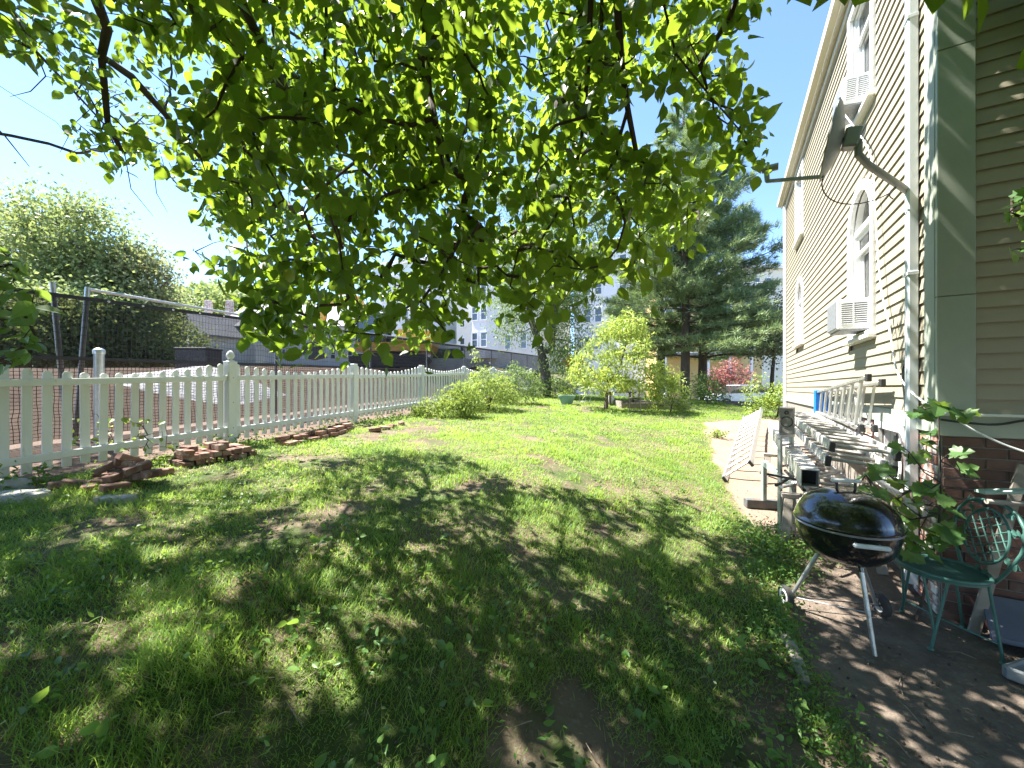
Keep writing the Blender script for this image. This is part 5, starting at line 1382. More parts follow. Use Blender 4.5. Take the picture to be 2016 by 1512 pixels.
m_over = leafmat('overhead_leaf', (.024, .062, .013), (.052, .112, .024), (.36, .54, .040), .48, .38, yellow=(.30, .30, .04))
m_lime = leafmat('lime_leaf', (.20, .31, .05), (.36, .46, .11), (.55, .64, .12), .45, .42)
m_mid = leafmat('mid_green_leaf', (.070, .140, .045), (.19, .27, .10), (.32, .44, .10), .38, .45)
m_far1 = leafmat('olive_far_leaf', (.14, .18, .075), (.34, .37, .19), (.42, .46, .18), .35, .6)
m_far2 = leafmat('far_green_leaf', (.11, .17, .06), (.28, .35, .14), (.38, .46, .14), .35, .6)
m_grey_leaf = leafmat('grey_green_leaf', (.13, .16, .085), (.25, .27, .16), (.26, .30, .12), .3, .6)
m_red = leafmat('red_leaf', (.20, .065, .07), (.40, .19, .17), (.40, .16, .12), .35, .5)
m_needle = leafmat('pine_needle', (.085, .150, .070), (.34, .43, .20), (.30, .40, .14), .25, .5)
m_shrub = leafmat('shrub_leaf', (.12, .21, .04), (.28, .38, .09), (.45, .55, .10), .42, .45)
m_maple = leafmat('maple_leaf', (.06, .14, .045), (.13, .23, .07), (.30, .46, .06), .42, .42)

# ---- the tree overhead: trunk behind the camera, limbs arching over the lawn
TB = Vector((-1.9, -1.7, gz(-1.9, -1.7)))
tree = thing('shade_tree', 'large spreading tree with drooping dark branches and broad green leaves over the lawn', 'tree', TB)
sk = Skel(TB)
fork = sk.limb([TB + Vector((.08, .12, 1.1)), TB + Vector((.22, .45, 2.2))], .22, .16, 0)
def over(first, pts, r0, r1, mid=None):
    """limb from the fork over the camera to a chain of photo pixels with distances"""
    w = [pix(*p) for p in pts]; f = sk.P[fork]; m_ = mid or (f.lerp(w[0], .55) + Z * .55)
    return sk.limb([m_] + w, r0, r1, fork)
A_ = over(0, [(178, -30, 2.55), (200, 110, 3.0), (212, 240, 3.35), (238, 295, 3.5)], .085, .020)
sk.limb([pix(*p) for p in ((258, 150, 3.3), (325, 225, 3.7), (405, 325, 4.2), (470, 415, 4.5), (530, 510, 4.7))], .036, .010, sk.near(pix(200, 100, 2.98)))
over(0, [(-10, -20, 2.7), (70, 100, 3.2), (150, 185, 3.7), (215, 255, 4.1)], .05, .008)
over(0, [(-60, 200, 2.6), (10, 268, 2.9), (58, 328, 3.2)], .02, .004)
D_ = over(0, [(452, -40, 2.2), (515, 85, 2.7), (590, 225, 3.3), (700, 318, 3.9), (800, 430, 4.4), (865, 520, 4.7)], .06, .010)
sk.limb([pix(*p) for p in ((520, 330, 3.9), (480, 430, 4.3), (500, 560, 4.7))], .020, .005, sk.near(pix(590, 225, 3.3)))
sk.limb([pix(*p) for p in ((600, 420, 4.2), (650, 540, 4.6), (640, 640, 4.9))], .020, .005, sk.near(pix(700, 318, 3.9)))
over(0, [(640, -40, 2.3), (700, 110, 3.0), (770, 280, 3.7), (900, 420, 4.2), (1005, 510, 4.5)], .04, .008)
over(0, [(832, -40, 1.9), (838, 90, 2.1), (850, 215, 2.4), (886, 322, 2.75)], .036, .014)
F_ = over(0, [(1165, -40, 1.75), (1156, 150, 2.1), (1144, 285, 2.45), (1118, 385, 2.8), (1062, 478, 3.1), (1030, 560, 3.3)], .036, .008)
sk.limb([pix(*p) for p in ((1130, 440, 2.95), (1126, 475, 3.05), (1090, 540, 3.25))], .012, .005, sk.near(pix(1120, 385, 2.8)))
over(0, [(1212, -40, 1.7), (1224, 130, 1.95), (1236, 215, 2.2), (1252, 297, 2.5)], .034, .016)
over(0, [(1290, -60, 1.75), (1330, 105, 2.05), (1395, 185, 2.35), (1455, 255, 2.6), (1478, 300, 2.7)], .016, .004)
over(0, [(1185, -40, 2.1), (1175, 250, 2.9), (1260, 370, 3.4), (1375, 435, 3.9)], .024, .006)
for pts, r0 in (([(-3.6, -.9, 3.7), (-5.4, .4, 4.5), (-7.4, 1.6, 4.3)], .09), ([(-3.2, .2, 3.9), (-4.6, 2.2, 4.7), (-6.0, 4.2, 4.4)], .08), ([(-.4, -1.0, 3.9), (1.3, .2, 4.6), (2.6, 1.8, 4.4)], .07), ([(-1.8, -3.2, 3.9), (-1.2, -5.0, 4.4)], .07), ([(.2, -2.2, 4.0), (2.4, -2.0, 5.0), (4.6, -1.2, 5.2)], .08), ([(-1.2, .2, 4.6), (-.8, 1.6, 5.2), (-.6, 3.0, 5.3)], .06)):
    sk.limb(pts, r0, .012, fork)
for pts in (((245, 300, 3.55), (258, 372, 3.7), (302, 426, 3.8)), ((300, 300, 3.7), (308, 380, 3.8), (330, 418, 3.85)), ((90, 150, 3.3), (60, 180, 3.4), (20, 190, 3.4)), ((205, 190, 3.3), (150, 240, 3.5), (118, 300, 3.6))):
    sk.limb([pix(*p) for p in pts], .006, .0025)
LIT = [(545, 905), (620, 868), (690, 850), (800, 800), (1000, 772), (1500, 772), (1600, 800), (1640, 900), (1580, 960), (1560, 1030), (1470, 1020), (1400, 985), (1290, 975), (1215, 990), (1130, 965), (1040, 950), (960, 930), (900, 890), (830, 880), (760, 890), (640, 905)]
DAP = [(1082, 1045, 75, 55), (432, 1150, 46, 34), (455, 985, 140, 24), (640, 1002, 60, 16), (1352, 1085, 42, 24), (1062, 1212, 26, 18), (300, 1092, 40, 22), (1405, 1035, 45, 16), (190, 1075, 40, 16), (1600, 1195, 45, 20), (1640, 1215, 30, 12), (1832, 1268, 26, 12), (870, 950, 60, 14), (560, 960, 70, 16), (1950, 1245, 26, 9), (1690, 1265, 20, 8), (360, 925, 90, 30), (820, 1080, 24, 12), (690, 1390, 34, 20), (140, 1440, 40, 22), (1250, 1060, 36, 16), (1180, 1165, 30, 12)]
Sn = np.array(tuple(S))
def landing(P):
    t = (P[:, 2] - .4) / Sn[2]
    for _ in range(3):
        q = P - t[:, None] * Sn; t = t + (q[:, 2] - gh(q[:, 0], q[:, 1])) / Sn[2]
    q = P - t[:, None] * Sn; x, y = proj(np.stack([q[:, 0], q[:, 1], gh(q[:, 0], q[:, 1])], -1))
    u, v = uv_house(P[:, 0], P[:, 1])
    sn = Sn[0] * HN.x + Sn[1] * HN.y; sw = Sn[0] * HW.x + Sn[1] * HW.y
    tw_ = u / sn; zw = P[:, 2] - tw_ * Sn[2]; vw = v - tw_ * sw
    wall_ = (zw > .9) & (vw > .95) & (vw < 9) & (u > 0)
    return x, y, q[:, 1], wall_
def sunlit(P):
    x, y, d, wl = landing(P); return (inpoly(x, y, LIT) & (d > .5)) | wl
MASK = [(-60, -60), (1484, -60), (1480, 70), (1445, 150), (1400, 188), (1330, 195), (1300, 165), (1245, 130), (1215, 175), (1205, 265), (1262, 290), (1330, 330), (1402, 420), (1392, 468), (1330, 482), (1262, 515), (1200, 540), (1150, 592), (1080, 612), (1000, 600), (930, 620), (888, 692), (800, 690), (770, 655), (645, 702), (590, 690), (525, 682), (484, 600), (500, 545), (430, 480), (388, 440), (362, 380), (300, 300), (240, 330), (130, 332), (100, 272), (170, 222), (100, 130), (60, 80), (-60, 60)]
SPRIG = [(1300, 170), (1400, 190), (1455, 190), (1508, 205), (1500, 325), (1445, 325), (1385, 255), (1280, 225)]
SPRIG2 = [(338, 495), (420, 490), (425, 530), (345, 530)]
def canopy(n):
    px_ = RNG.uniform(-80, 1520, n); py_ = RNG.uniform(-70, 705, n); d = RNG.uniform(1.75, 7.5, n)
    ok = inpoly(px_, py_, MASK)
    dens = np.where(px_ < 430, .34, 1.0) * np.where((px_ > 560) & (px_ < 770) & (py_ > 360) & (py_ < 520), .55, 1.0) * np.where(py_ > 600, .8, 1.0) * np.where((px_ > 1230) & (py_ < 300), .75, 1.0)
    P = np.stack([d * (px_ - CX) / F, d, EYE + d * (CY - py_) / F], -1)
    ok &= (RNG.random(n) < dens) & (P[:, 2] > 1.88) & (P[:, 2] < 5.7) & (RNG.random(n) < np.clip((d / 3.6) ** 1.3, .12, 1))
    P = P[ok]; return P[~sunlit(P)]
C = canopy(90000)[:1080]
sp_ = []
for poly, n_, d0, d1 in ((SPRIG, 11, 2.3, 2.8), (SPRIG2, 4, 3.8, 4.2)):
    while n_ > 0:
        x = RNG.uniform(min(p[0] for p in poly), max(p[0] for p in poly)); y = RNG.uniform(min(p[1] for p in poly), max(p[1] for p in poly))
        if inpoly(np.array([x]), np.array([y]), poly)[0]: sp_.append(tuple(pix(x, y, RNG.uniform(d0, d1)))); n_ -= 1
# rest of the crown, mostly unseen, part of it added to shade the gable
n = 60000
gx0 = RNG.uniform(-5.2, 4.6, n); gy0 = RNG.uniform(-1.5, 7.0, n); hh = np.where(gx0 < -1.2, RNG.uniform(2.6, 8.2, n), RNG.uniform(2.6, 5.2, n))
Q = np.stack([gx0, gy0, gh(gx0, gy0)], -1) + (hh / Sn[2])[:, None] * Sn
qx, qy = proj(Q); seen = (Q[:, 1] > .3) & (qx > -60) & (qx < 2090) & (qy > -60)
Q = Q[(~seen) | (inpoly(qx, qy, MASK) & (RNG.random(n) < .03))]; Q = Q[~sunlit(Q)]; print('near crown', len(Q)); Q = Q[:3300]
n = 9000
B = np.stack([RNG.uniform(-3, 6.5, n), RNG.uniform(-5.5, 1.6, n), RNG.uniform(3.2, 6.6, n)], -1)     # unseen foliage added behind and beside the camera to shade the gable wall
qx, qy = proj(B); seen = (B[:, 1] > .3) & (qx > -60) & (qx < 2090) & (qy > -60); u_, v_ = uv_house(B[:, 0], B[:, 1])
B = B[(~seen) & ((v_ < -.5) | (u_ > .5))]; B = B[~sunlit(B)][:1250]
n = 5000
ss = RNG.uniform(-.2, 3.2, n); zz = RNG.uniform(1.2, 6.4, n); tt_ = RNG.uniform(1.5, 4.6, n)
Gp = np.stack([HC.x + GD.x * ss - HW.x * .1, HC.y + GD.y * ss - HW.y * .1, zz], -1) + tt_[:, None] * Sn    # unseen twigs added between the sun and the gable wall
qx, qy = proj(Gp); seen = (Gp[:, 1] > .3) & (qx > -60) & (qx < 2090) & (qy > -60)
Gp = Gp[(~seen) & (Gp[:, 2] < 8.2)]; Gp = Gp[~sunlit(Gp)][:330]
n = 6000
Up = np.stack([RNG.uniform(.8, 6.0, n), RNG.uniform(-2.5, 2.3, n), RNG.uniform(4.6, 8.0, n)], -1); qx, qy = proj(Up)  # unseen foliage added above the patio to darken the gable wall
u_, v_ = uv_house(Up[:, 0], Up[:, 1]); Up = Up[~((Up[:, 1] > .3) & (qx > -60) & (qx < 2090) & (qy > -60)) & ((v_ < -.4) | (u_ > .5))]; Up = Up[~sunlit(Up)][:560]
Q = np.concatenate([Q, B, Gp, Up])
C = np.concatenate([C, np.array(sp_), Q]); tdir = sk.attach(C, .03, .10)
sk.mesh(.0028, .0026, 'trunk', m_twig, tree)
NL = 16; P = np.repeat(C, NL, 0); n = len(P); td = np.repeat(tdir, NL, 0)
P = P - td * RNG.uniform(-.06, .34, n)[:, None] + RNG.normal(size=(n, 3)) * np.array([.085, .085, .075])
D = unit(RNG.normal(size=(n, 3)) * .8 + td * .5 + np.array([0, 0, -.75])); N = rdir(n, .55)
L = .090 * RNG.uniform(.55, 1.3, n); Wd = L * RNG.uniform(.66, .90, n); lv = np.clip(RNG.random(n) * .55 + np.repeat(RNG.random(len(C)), NL) * .4, 0, .92); lv = np.where(RNG.random(n) < .012, .99, lv)
lx, ly, ld, lw = landing(P + D * (L * .5)[:, None])
drop = (inpoly(lx, ly, LIT) & (ld > .5) & (RNG.random(n) < .80)) | (lw & (RNG.random(n) < .75))
for a, b, ra, rb in DAP: drop |= (((lx - a) / ra) ** 2 + ((ly - b) / rb) ** 2 < 1) & (ld > .5) & (RNG.random(n) < .93)
ix, iy = proj(P); infr = (P[:, 1] > .4) & (ix > -30) & (ix < 2046) & (iy > -30) & (iy < 1512)
gap = infr & ((P[:, 1] < 1.6) | inpoly(ix, iy, [(1262, 178), (1300, 190), (1282, 222), (1290, 275), (1262, 285), (1225, 260), (1228, 195)]) | ((ix > 1520)) | inpoly(ix, iy, [(-60, 90), (80, 130), (150, 225), (90, 290), (110, 345), (250, 345), (310, 320), (380, 400), (410, 460), (470, 500), (330, 480), (-60, 480)]))
kp = ~(drop | gap); P, D, N, L, Wd, lv, ix, iy, infr = (q[kp] for q in (P, D, N, L, Wd, lv, ix, iy, infr))
size = np.where(infr & (P[:, 1] > .5), L / np.maximum(P[:, 1], .3), 0); big = np.argsort(-size)[:300]; rest_ = np.ones(len(P), bool); rest_[big] = False
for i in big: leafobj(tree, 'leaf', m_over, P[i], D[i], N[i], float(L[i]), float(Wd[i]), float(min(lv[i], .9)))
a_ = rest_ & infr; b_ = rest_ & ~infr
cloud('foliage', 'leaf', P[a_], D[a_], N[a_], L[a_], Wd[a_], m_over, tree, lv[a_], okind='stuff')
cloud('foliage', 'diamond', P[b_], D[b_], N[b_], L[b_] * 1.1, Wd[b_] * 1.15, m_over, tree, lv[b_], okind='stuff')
print('canopy leaves', len(P))

# ---- pines
def pine(base, H, label, lo, Lb, seed):
    rg = np.random.default_rng(seed); b = Vector(base); t = thing('pine_tree', label, 'tree', b, 0, 'tall pines behind the garden'); sk = Skel(b)
    top = sk.limb([b + Vector((.05, 0, H * .35)), b + Vector((-.05, .08, H * .7)), b + Vector((0, .1, H))], .23, .03, 0, .5)
    P, D = [], []; h = lo
    while h < H - .3:
        f = (h - lo) / (H - lo); nb = rg.integers(3, 6); a0 = rg.uniform(0, 6.28)
        for k in range(nb):
            a = a0 + k * 6.283 / nb + rg.normal() * .3; ln = (Lb * (1 - f) ** .75 + .5) * rg.uniform(.65, 1.15)
            d = np.array([math.cos(a), math.sin(a), .0]); r0 = np.array(tuple(b)) + np.array([0, 0, h]); lift = .10 + .5 * f
            pts = [Vector(r0 + d * ln * q + np.array([0, 0, lift * ln * q - .22 * ln * q * q + .30 * ln * max(q - .6, 0)])) for q in (.33, .66, 1.0)]
            sk.limb(pts, .045 * (1 - f) + .012, .006, sk.near(Vector(r0)), .45)
            side = np.array([-d[1], d[0], 0]); nt_ = int(22 * ln) + 12
            q = rg.uniform(.30, 1.02, nt_); w = rg.normal(size=nt_) * .20 * ln * (1.15 - q * .75)
            pos = r0 + d * (ln * q)[:, None] + side * w[:, None]; pos[:, 2] += lift * ln * q - .22 * ln * q * q + .30 * ln * np.maximum(q - .6, 0) + rg.normal(size=nt_) * .06 + .05
            P.append(pos); D.append(d * .8 + side * (np.sign(w) * .55)[:, None] + np.array([0, 0, .55]))
        h += rg.uniform(.38, .62) * (1.0 - .25 * f)
    sk.mesh(.01, .004, 'trunk', m_bark, t)
    P = np.concatenate(P); D = np.concatenate(D); m_ = 15; n = len(P) * m_
    Pn = np.repeat(P, m_, 0) + RNG.normal(size=(n, 3)) * .05; Dn = unit(unit(np.repeat(D, m_, 0)) + RNG.normal(size=(n, 3)) * .75)
    cloud('crown', 'needle', Pn, Dn, rdir(n, .5), RNG.uniform(.16, .30, n), RNG.uniform(.022, .034, n), m_needle, t, np.clip(np.repeat(RNG.random(len(P)) * .5, m_) + RNG.random(n) * .5, 0, 1))
def gp_(px_, d): x = d * (px_ - CX) / F; return (x, d, gz(x, d))
pine(gp_(1348, 18.0), 13.6, 'tall pine with layered boughs standing left of its twin', 2.6, 3.5, 11)
pine(gp_(1382, 18.8), 11.2, 'tall dark pine with broad boughs reaching towards the house', 2.2, 4.3, 12)
pine(gp_(1300, 20.0), 10.5, 'narrow pine half hidden behind the lime green tree', 3.2, 2.4, 13)

# ---- forked tree with hanging foliage at the end of the fence
b = Vector(gp_(1076, 17.0)); d = 17.0
limbs = [([pix(1074, 735, d), pix(1068, 705, d)], .26, .21), ([pix(1060, 670, d), pix(1046, 630, d + .3), pix(1036, 560, d + .5), pix(1030, 470, d + .6), pix(1045, 360, d + .6)], .17, .05), ([pix(1086, 690, d), pix(1089, 620, d - .2), pix(1100, 520, d - .4), pix(1120, 400, d - .2)], .15, .04), ([pix(1000, 470, d + .5), pix(960, 400, d + .5)], .07, .03), ([pix(1160, 440, d - .3), pix(1200, 360, d)], .07, .03)]
C = np.concatenate([ellip(150, (1.6, 17.2, 8.4), (3.9, 3.2, 4.6), .35, 5), np.array([tuple(pix(RNG.uniform(1070, 1150), RNG.uniform(575, 725), RNG.uniform(16.0, 17.6))) for _ in range(46)]), np.array([tuple(pix(RNG.uniform(990, 1050), RNG.uniform(560, 660), RNG.uniform(16.2, 17.6))) for _ in range(16)])])
plant('forked_tree', 'dark forked tree with hanging small leaves at the end of the picket fence', 'tree', b, C, limbs, .26, 125, .42, 'lance', .13, .052, m_mid, m_bark, droop=1.2, up=.4, k=.007, rmin=.012)

# ---- lime green fruit tree
b = ghit(1193, 807); d = b.y
limbs = [([b + Vector((.02, 0, .4)), b + Vector((.10, .05, .9))], .055, .045), ([pix(1215, 735, d), pix(1232, 680, d), pix(1240, 640, d)], .035, .010), ([pix(1180, 745, d + .2), pix(1155, 715, d + .2)], .03, .010), ([pix(1250, 755, d - .2), pix(1300, 730, d - .2)], .03, .01)]
C = np.array([tuple(pix(x, y, d + RNG.normal() * .55)) for x, y in zip(RNG.uniform(1120, 1350, 400), RNG.uniform(622, 790, 400)) if inpoly(np.array([x]), np.array([y]), [(1130, 760), (1120, 735), (1140, 690), (1170, 670), (1190, 640), (1225, 618), (1255, 630), (1272, 660), (1280, 700), (1330, 735), (1345, 770), (1290, 790), (1240, 765), (1200, 775), (1160, 770)])[0]])
C = np.concatenate([C[RNG.random(len(C)) < .72], np.array([tuple(pix(x0 + RNG.normal() * 3, y0 - k * 9, d + o_)) for x0, y0, o_, m_ in ((1232, 640, 0, 4), (1205, 655, .3, 4), (1262, 655, -.2, 4), (1160, 690, .2, 3), (1185, 668, -.3, 3), (1300, 735, -.2, 3), (1330, 745, 0, 2), (1140, 712, .1, 3)) for k in range(m_)])])
plant('fruit_tree', 'small lime green fruit tree with narrow drooping leaves in the sun', 'tree', b, C, limbs, .05, 34, .13, 'lance', .15, .042, m_lime, m_bark, droop=.9, up=.5, k=.004, rmin=.006)

# ---- other trees and shrubs
def bush(name, label, base, rx, ry, h, ncl, nl, sig, kind, L, Wd, m_leaf, group=None, cat='shrub', droop=.1):
    b = Vector(base); C = np.array([(b.x + a[0] * rx, b.y + a[1] * ry, b.z + abs(a[2])) for a in [(RNG.uniform(-1, 1), RNG.uniform(-1, 1), 0) for _ in range(0)]] or [(0, 0, 0)])
    C = []
    for _ in range(ncl):
        a = RNG.uniform(0, 6.283); r = math.sqrt(RNG.random()); hh = h * RNG.uniform(.12, 1.0) * (1 - .45 * r * r)
        C.append((b.x + rx * r * math.cos(a), b.y + ry * r * math.sin(a), b.z + hh))
    limbs = [([b + Vector((RNG.normal() * rx * .15, RNG.normal() * ry * .15, h * .3))], .012, .010)] + [([b + Vector((RNG.normal() * rx * .2, RNG.normal() * ry * .2, h * .25)), b + Vector((RNG.normal() * rx * .45, RNG.normal() * ry * .45, h * .75))], .010, .005) for _ in range(5)]
    return plant(name, label, cat, b, np.array(C), limbs, .02, nl, sig, kind, L, Wd, m_leaf, m_twig, group, droop, .7, .0025, .003, ('stem', 'foliage'))
def bush_at(name, label, px_, py_, wpx, hpx, *a, **k):
    g_ = ghit(px_, py_); s_ = g_.y / F; return bush(name, label, g_, wpx * s_ / 2, max(wpx * s_ / 2 * .8, .2), hpx * s_, *a, **k)
ws = 'tall weeds in front of the picket fence'
bush_at('tall_weeds', 'yellow green weed clump hiding the lower fence beside the fourth post', 905, 822, 80, 72, 70, 40, .10, 'lance', .09, .028, m_shrub, ws)
bush_at('tall_weeds', 'dense leafy weed clump spilling on the lawn before the forked tree', 960, 808, 105, 84, 95, 40, .11, 'lance', .09, .028, m_shrub, ws)
bush_at('tall_weeds', 'bushy green weeds close to the forked trunk', 1012, 795, 90, 80, 80, 40, .12, 'lance', .10, .03, m_mid, ws)
bush_at('tall_weeds', 'single tall weed stem rising above the pickets', 936, 800, 16, 112, 14, 26, .06, 'lance', .10, .034, m_lime, ws)
bush_at('tall_weeds', 'low weed clump at the foot of the third fence post', 840, 822, 60, 36, 26, 26, .07, 'lance', .08, .026, m_shrub, ws)
bush_at('shade_plants', 'dark green undergrowth round the forked trunk', 1085, 784, 90, 40, 40, 30, .14, 'lance', .12, .04, m_mid)
bush_at('shade_plants', 'dark leafy shrub behind the forked tree at the end of the yard', 1112, 776, 120, 62, 60, 40, .22, 'lance', .16, .06, m_mid)
bush_at('wall_bush', 'bright green bush growing against the far part of the house wall', 1530, 822, 118, 92, 80, 36, .11, 'leaf', .075, .045, m_shrub)
bush_at('wall_bush', 'tall thin weed sprouting against the house wall beside the bush', 1562, 800, 26, 122, 20, 28, .08, 'leaf', .08, .045, m_lime)
bush_at('garden_shrub', 'loose green shrub right of the fruit tree', 1320, 812, 70, 70, 40, 30, .10, 'lance', .10, .03, m_shrub)
bush_at('garden_shrub', 'dark shrub at the far end of the lawn near the parked car', 1392, 795, 70, 62, 46, 34, .16, 'lance', .12, .045, m_mid)
bush_at('garden_shrub', 'small weed tuft on the dirt path edge', 1412, 862, 30, 18, 10, 16, .05, 'round', .05, .035, m_shrub)
bush_at('potted_plant', 'yellow green plant overflowing the teal pot', 1114, 786, 44, 24, 16, 26, .08, 'lance', .12, .035, m_lime, cat='plant')
q = gp_(1440, 27.0); bush('red_shrub', 'red leaved shrub on the bank behind the parked car', (q[0], q[1], 1.0), 1.7, 1.0, 2.6, 50, 60, .30, 'diamond', .16, .10, m_red)
b = Vector(gp_(1520, 17.0)); C = ellip(80, tuple(pix(1520, 645, 17.0)), (1.7, 1.5, 2.0), .4, 9)
plant('grey_green_tree', 'small grey green tree beside the far house corner', 'tree', b, C, [([b + Vector((0, 0, 1.2)), b + Vector((.1, 0, 2.4)), b + Vector((0, 0, 4))], .10, .03)], .1, 90, .30, 'diamond', .12, .075, m_grey_leaf, m_bark, rmin=.01)
# unseen trees added behind the camera to shade the gable wall and the patio
for nm, lb_, x, y, c, r, sd in (('unseen_tree', 'leafy tree added out of view behind the patio', 4.6, -4.2, (3.4, -3.4, 4.2), (4.2, 2.6, 3.4), 21), ('unseen_tree', 'leafy tree added out of view behind the shade tree', -5.5, -6.0, (-4.5, -6.0, 4.6), (4.5, 2.6, 3.6), 22)):
    b = Vector((x, y, gz(x, y)))
    plant(nm, lb_, 'tree', b, ellip(300, c, r, .25, sd, .42), [([b + Vector((0, 0, 1.2)), b + Vector((-.2, .1, 2.6)), b + Vector((-.4, .3, 5))], .18, .05)], .2, 46, .42, 'diamond', .20, .13, m_mid, m_bark)
# trees beyond the site
def big_tree(name, label, px_, ytop, d, rx, ml, seed, ncl=170, nl=70, L=.30, zc=None, rz=None):
    b = Vector(gp_(px_, d)); zt = EYE + d * (CY - ytop) / F; H = zt - b.z; c = (b.x, d, b.z + H * .58)
    C = ellip(ncl, c, (rx, rx * .8, H * .46), .45, seed, .40)
    limbs = [([b + Vector((.1, 0, H * .25)), b + Vector((-.1, .1, H * .55)), b + Vector((.1, 0, H * .85))], .35, .06)] + [([b + Vector((0, 0, H * .35)), b + Vector((s_ * rx * .4, 0, H * .55)), b + Vector((s_ * rx * .7, .3, H * .68))], .14, .04) for s_ in (-1, 1)]
    plant(name, label, 'tree', b, C, limbs, .3, nl, rx * .16, 'diamond', L, L * .62, ml, m_bark, 'big trees beyond the building site', .1, .8, .014, .02)
big_tree('broad_tree', 'tall loose crowned tree beyond the site at the fence end', 45, 352, 29, 4.2, m_far1, 3, 130, 62, .26)
big_tree('broad_tree', 'large rounded olive green tree rising above the black screening', 150, 372, 27, 4.6, m_far2, 4, 230, 80, .26)
big_tree('broad_tree', 'lower spreading tree sloping down beside the olive green tree', 262, 462, 28, 3.6, m_far1, 6, 170, 70, .26)
big_tree('broad_tree', 'dark understorey tree behind the black screening', 120, 560, 24, 5.0, m_far2, 8, 170, 66, .24)
big_tree('broad_tree', 'tree between the white gabled house and the big trees', 330, 580, 52, 5.0, m_far2, 14, 120, 60, .45)
for i, (px_, d_, hpx) in enumerate(((-40, 21, 110), (70, 22, 105), (150, 24, 100), (215, 25, 95), (285, 27, 90), (340, 33, 80))):
    q = gp_(px_, d_); s_ = d_ / F
    bush('woodland_shrub', 'dense dark shrub in the belt of undergrowth seen through the black screening', (q[0], q[1], q[2] - .2), 62 * s_, 40 * s_, hpx * s_ + .8, 60, 60, .42, 'diamond', .26, .17, m_far2, 'undergrowth behind the building site')
n = 30000; x = RNG.uniform(-92, -6, n); y = RNG.uniform(84, 118, n)
pxs = CX + F * x / y; topz = EYE + y * (CY - np.interp(pxs, [200, 340, 420, 520, 640, 800, 1000], [600, 552, 546, 560, 590, 620, 640])) / F
lump = vnoise(x, y, .22, 61) * .6 + vnoise(x, y, .55, 62) * .4
z = topz - 7 * (1 - lump) * RNG.uniform(.6, 1.2, n) - RNG.random(n) ** 2 * 9
cloud('wooded_hill', 'diamond', np.stack([x, y, np.maximum(z, 3)], -1), rdir(n), rdir(n, .8), RNG.uniform(.7, 1.3, n), RNG.uniform(.5, .9, n), m_far2, label='wooded hillside rising behind the grey house', cat='woods', okind='stuff', val=np.clip(lump * .7 + RNG.random(n) * .35, 0, .92))

# ---- close saplings: every leaf its own piece
def sapling(name, label, base, stems, leaves, kind, m_, sz, asp, facing):
    b = Vector(base); t = thing(name, label, 'plant', b); sk = Skel(b)
    for i, st_ in enumerate(stems): sk.limb(st_, .010 if i == 0 else .006, .003, 0 if i == 0 else None, .12)
    C = np.array([tuple(q) for q in leaves]); sk.attach(C, .03, .03); sk.mesh(.0022, .0018, 'stem', m_twig, t)
    for c in C:
        d = Vector((random.uniform(-1, 1), random.uniform(-1, .3), random.uniform(-.75, .1))); nr = Vector(facing) + Vector((random.gauss(0, .45), random.gauss(0, .45), random.gauss(0, .3))); s_ = sz * random.uniform(.65, 1.2)
        leafobj(t, kind, m_, c, d, nr, s_, s_ * asp, random.random() * .9)
    return t
LP = [(1705, 935), (1735, 920), (1690, 958), (1775, 880), (1788, 902), (1730, 965), (1762, 978), (1792, 965), (1815, 950), (1835, 962), (1798, 812), (1815, 800), (1848, 792), (1872, 808), (1898, 808), (1832, 850), (1812, 870), (1822, 890), (1872, 890), (1890, 925), (1770, 1008), (1792, 1022), (1812, 1040), (1832, 1050), (1852, 1060), (1800, 1070), (1780, 1050), (1822, 1085), (1850, 1030), (1872, 1042), (1742, 1000), (1750, 1040), (1800, 990), (1845, 985), (1760, 945), (1780, 1085), (1830, 1010), (1860, 1000)]
vb = ghit(1838, 1180); vb = Vector((2.93, 2.78, gz(2.93, 2.78)))
def vpt(x, y): return pix(x, y, RNG.uniform(2.50, 2.72) if x > 1840 else RNG.uniform(2.66, 2.90))
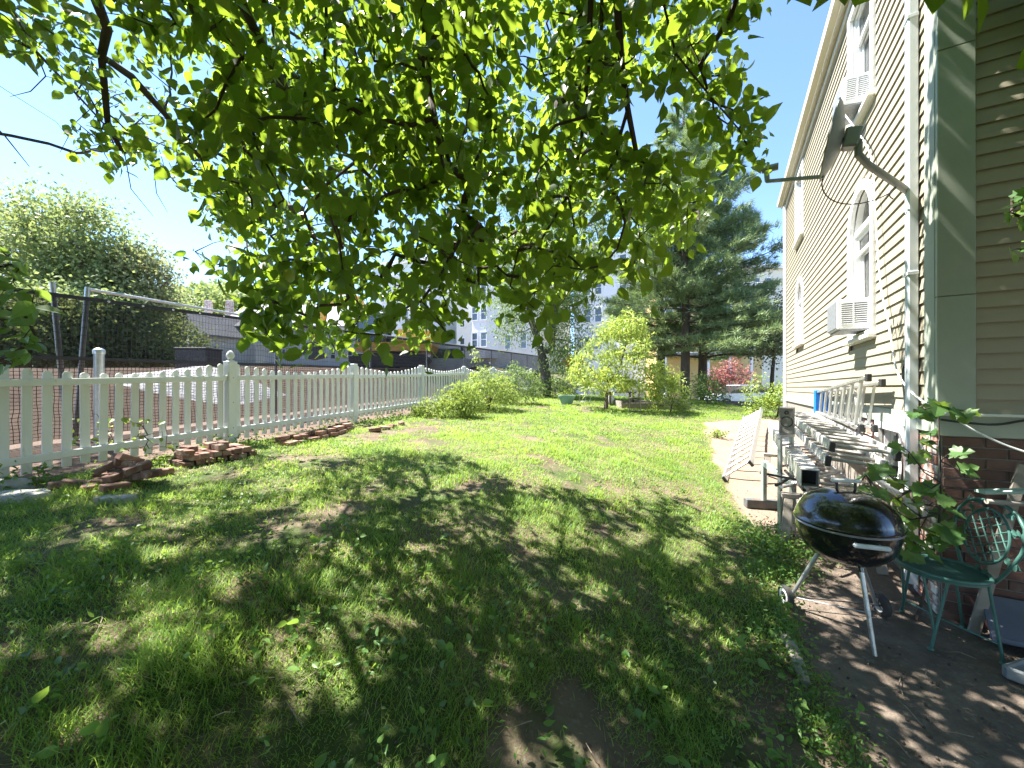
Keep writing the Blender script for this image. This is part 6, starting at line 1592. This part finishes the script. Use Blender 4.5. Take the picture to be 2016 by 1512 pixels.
sapling('maple_sapling', 'leafy maple sapling growing at the house corner behind the kettle grill', vb, [[pix(1845, 1050, 2.72), pix(1852, 950, 2.70), pix(1850, 870, 2.68), pix(1846, 800, 2.68)], [pix(1815, 1020, 2.75), pix(1770, 985, 2.82), pix(1700, 955, 2.9)], [pix(1820, 930, 2.76), pix(1790, 890, 2.8)]], [vpt(*q) for q in LP for _ in (0, 1)], 'palm', m_maple, .115, 1.0, (-.3, -.5, .8))
lb = Vector((-3.75, 2.35, gz(-3.75, 2.35)))
LL = [pix(RNG.uniform(-70, 88 - abs(y - 610) * .25), y, RNG.uniform(2.2, 2.6)) for y in list(range(500, 722, 5)) for _ in (0, 1)]
sapling('edge_sapling', 'leafy green sapling growing in front of the picket fence', lb, [[lb + Vector((.1, .02, .7)), lb + Vector((.25, .02, 1.5)), lb + Vector((.35, 0, 2.2))], [lb + Vector((.35, 0, 1.4)), lb + Vector((.6, .0, 1.9))]], LL, 'leaf', m_maple, .125, .62, (.2, -.4, .9))
rb_ = Vector((2.95, 1.75, gz(2.95, 1.75)))
sapling('side_sapling', 'slim sapling with lobed leaves before the shaded gable wall', rb_, [[rb_ + Vector((.02, 0, .9)), rb_ + Vector((-.05, .05, 1.8)), rb_ + Vector((-.30, .08, 2.4))]], [pix(RNG.uniform(1978, 2100), RNG.uniform(375, 515), RNG.uniform(1.85, 2.1)) for _ in range(30)], 'palm', m_maple, .11, 1.0, (-.3, -.5, .7))
fb_ = ghit(225, 915); fb2 = fpt(-1.0, -.14)
vines = [pix(RNG.uniform(140, 330), RNG.uniform(815, 885), RNG.uniform(4.4, 4.8)) for _ in range(46)]
v0 = pix(225, 900, 4.55); v0.z = gz(v0.x, v0.y)
sapling('fence_vine', 'low vine of pale leaves twining over the bottom fence rail', v0, [[pix(225, 870, 4.55), pix(205, 835, 4.6), pix(190, 815, 4.6)], [pix(270, 860, 4.6), pix(320, 850, 4.7)]], vines, 'leaf', m_shrub, .075, .75, (.3, -.5, .7))
